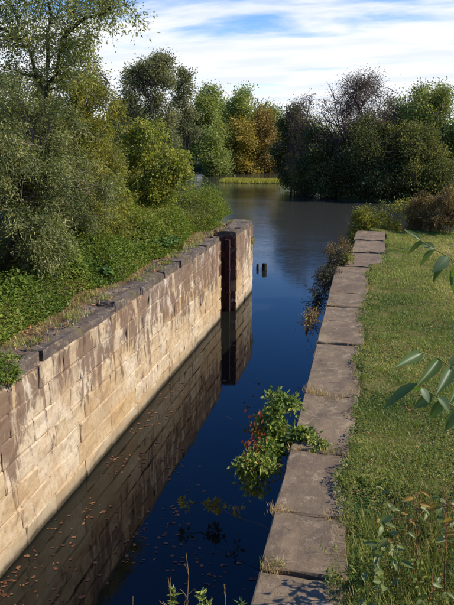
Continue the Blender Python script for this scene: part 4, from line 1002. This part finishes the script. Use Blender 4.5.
g_ = np.maximum(lawn_z(X, Y), bankz(X, Y)); md = n2(X, Y, 2.2); hgt_ = np.clip((md-.35)*1.1, 0.02, .5)*np.clip((6.9-Y)/1.6, .15, 1)*np.clip((X+.25)/.5, .25, 1)
P = np.stack([X, Y, g_+hgt_*rng.random(n)**.7*.75], -1)
scatter_leaves('rank_weeds', P, rng.uniform(.03, .075, n), rng.uniform(.014, .034, n), MAT['clover'], 'rank dark green weeds thickening at the near end of the lawn', .8)
cs = []
for i in range(160):
    p = atz(rng.uniform(352, 465), rng.uniform(515, 640), ZC); cs.append((p[0], p[1], ground(p[0], p[1])))
tufts('rank_grass', cs, 22, .20, .006, MAT['grass'], 'longer uncut grass tufts at the lower right', .07)
cs = []
for i in range(60):
    p = atz(rng.uniform(395, 455), rng.uniform(500, 600), ZC); cs.append((p[0], p[1], ground(p[0], p[1])))
tufts('dry_weed_stalks', cs, 7, .42, .006, MAT['brown_weed'], 'thin dry orange-brown stalks among the weeds at the lower right', .05)

# weeds at the bottom edge before the water
def edge_weed(px, py, y, label, nl, dry=None):
    tp = aty(px, py, y); x0 = tp[0]+rng.normal(0, .03); z0 = ground(x0, y); root_ = np.array([x0, y, z0])
    R_ = empty('edge_weed', root_); tag(R_, label, 'weed', 'weeds on the near embankment')
    st = arc(root_, tp, 8, 0, .03)-root_; paths = [(st, np.linspace(.005, .0015, 8))]
    if nl:
        t = rng.uniform(.45, 1.0, nl); P = np.stack([np.interp(t*7, np.arange(8), st[:, i]) for i in range(3)], -1)
        D = nrm(rdir(nl)*np.array([1, 1, .4])+np.array([0, 0, .45])); V, F = leaf_geo(P, D, nrm(rdir(nl)*.4+np.array([0, -.3, 1])), rng.uniform(.03, .06, nl), rng.uniform(.011, .02, nl))
        mesh_np('foliage', V, F, MAT['creeper'], R_, np.repeat(rng.random(nl), 4))
    else:
        for i in range(5):
            j = st[4+i % 3]; paths.append((arc(j, j+np.array([rng.normal(0, .05), rng.normal(0, .04), rng.uniform(.05, .14)]), 4, .1, .05), np.linspace(.002, .001, 4)))
    V, F = tubes(paths, 4); mesh_np('stem', V, F, MAT['stem_green'] if nl else MAT['straw'], R_, smooth=True)
edge_weed(174, 588, 3.3, 'green leafy weed at the bottom edge, leftmost of three before the water', 60)
edge_weed(203, 590, 3.2, 'green leafy weed at the bottom edge, middle of three before the water', 70)
edge_weed(212, 596, 3.4, 'short green leafy weed at the bottom edge beside the middle one', 26)
edge_weed(241, 597, 3.3, 'green leafy weed at the bottom edge, nearest the right coping', 22)
edge_weed(186, 553, 3.3, 'tallest dry straw stalk at the bottom edge before the water', 0)
edge_weed(168, 577, 3.2, 'bent dry stalk left of the tallest straw stalk', 0)
edge_weed(224, 584, 3.3, 'thin dry stalk right of the tallest straw stalk', 0)
edge_weed(133, 596, 3.2, 'curled pale dry stalk at the bottom left before the water', 0)
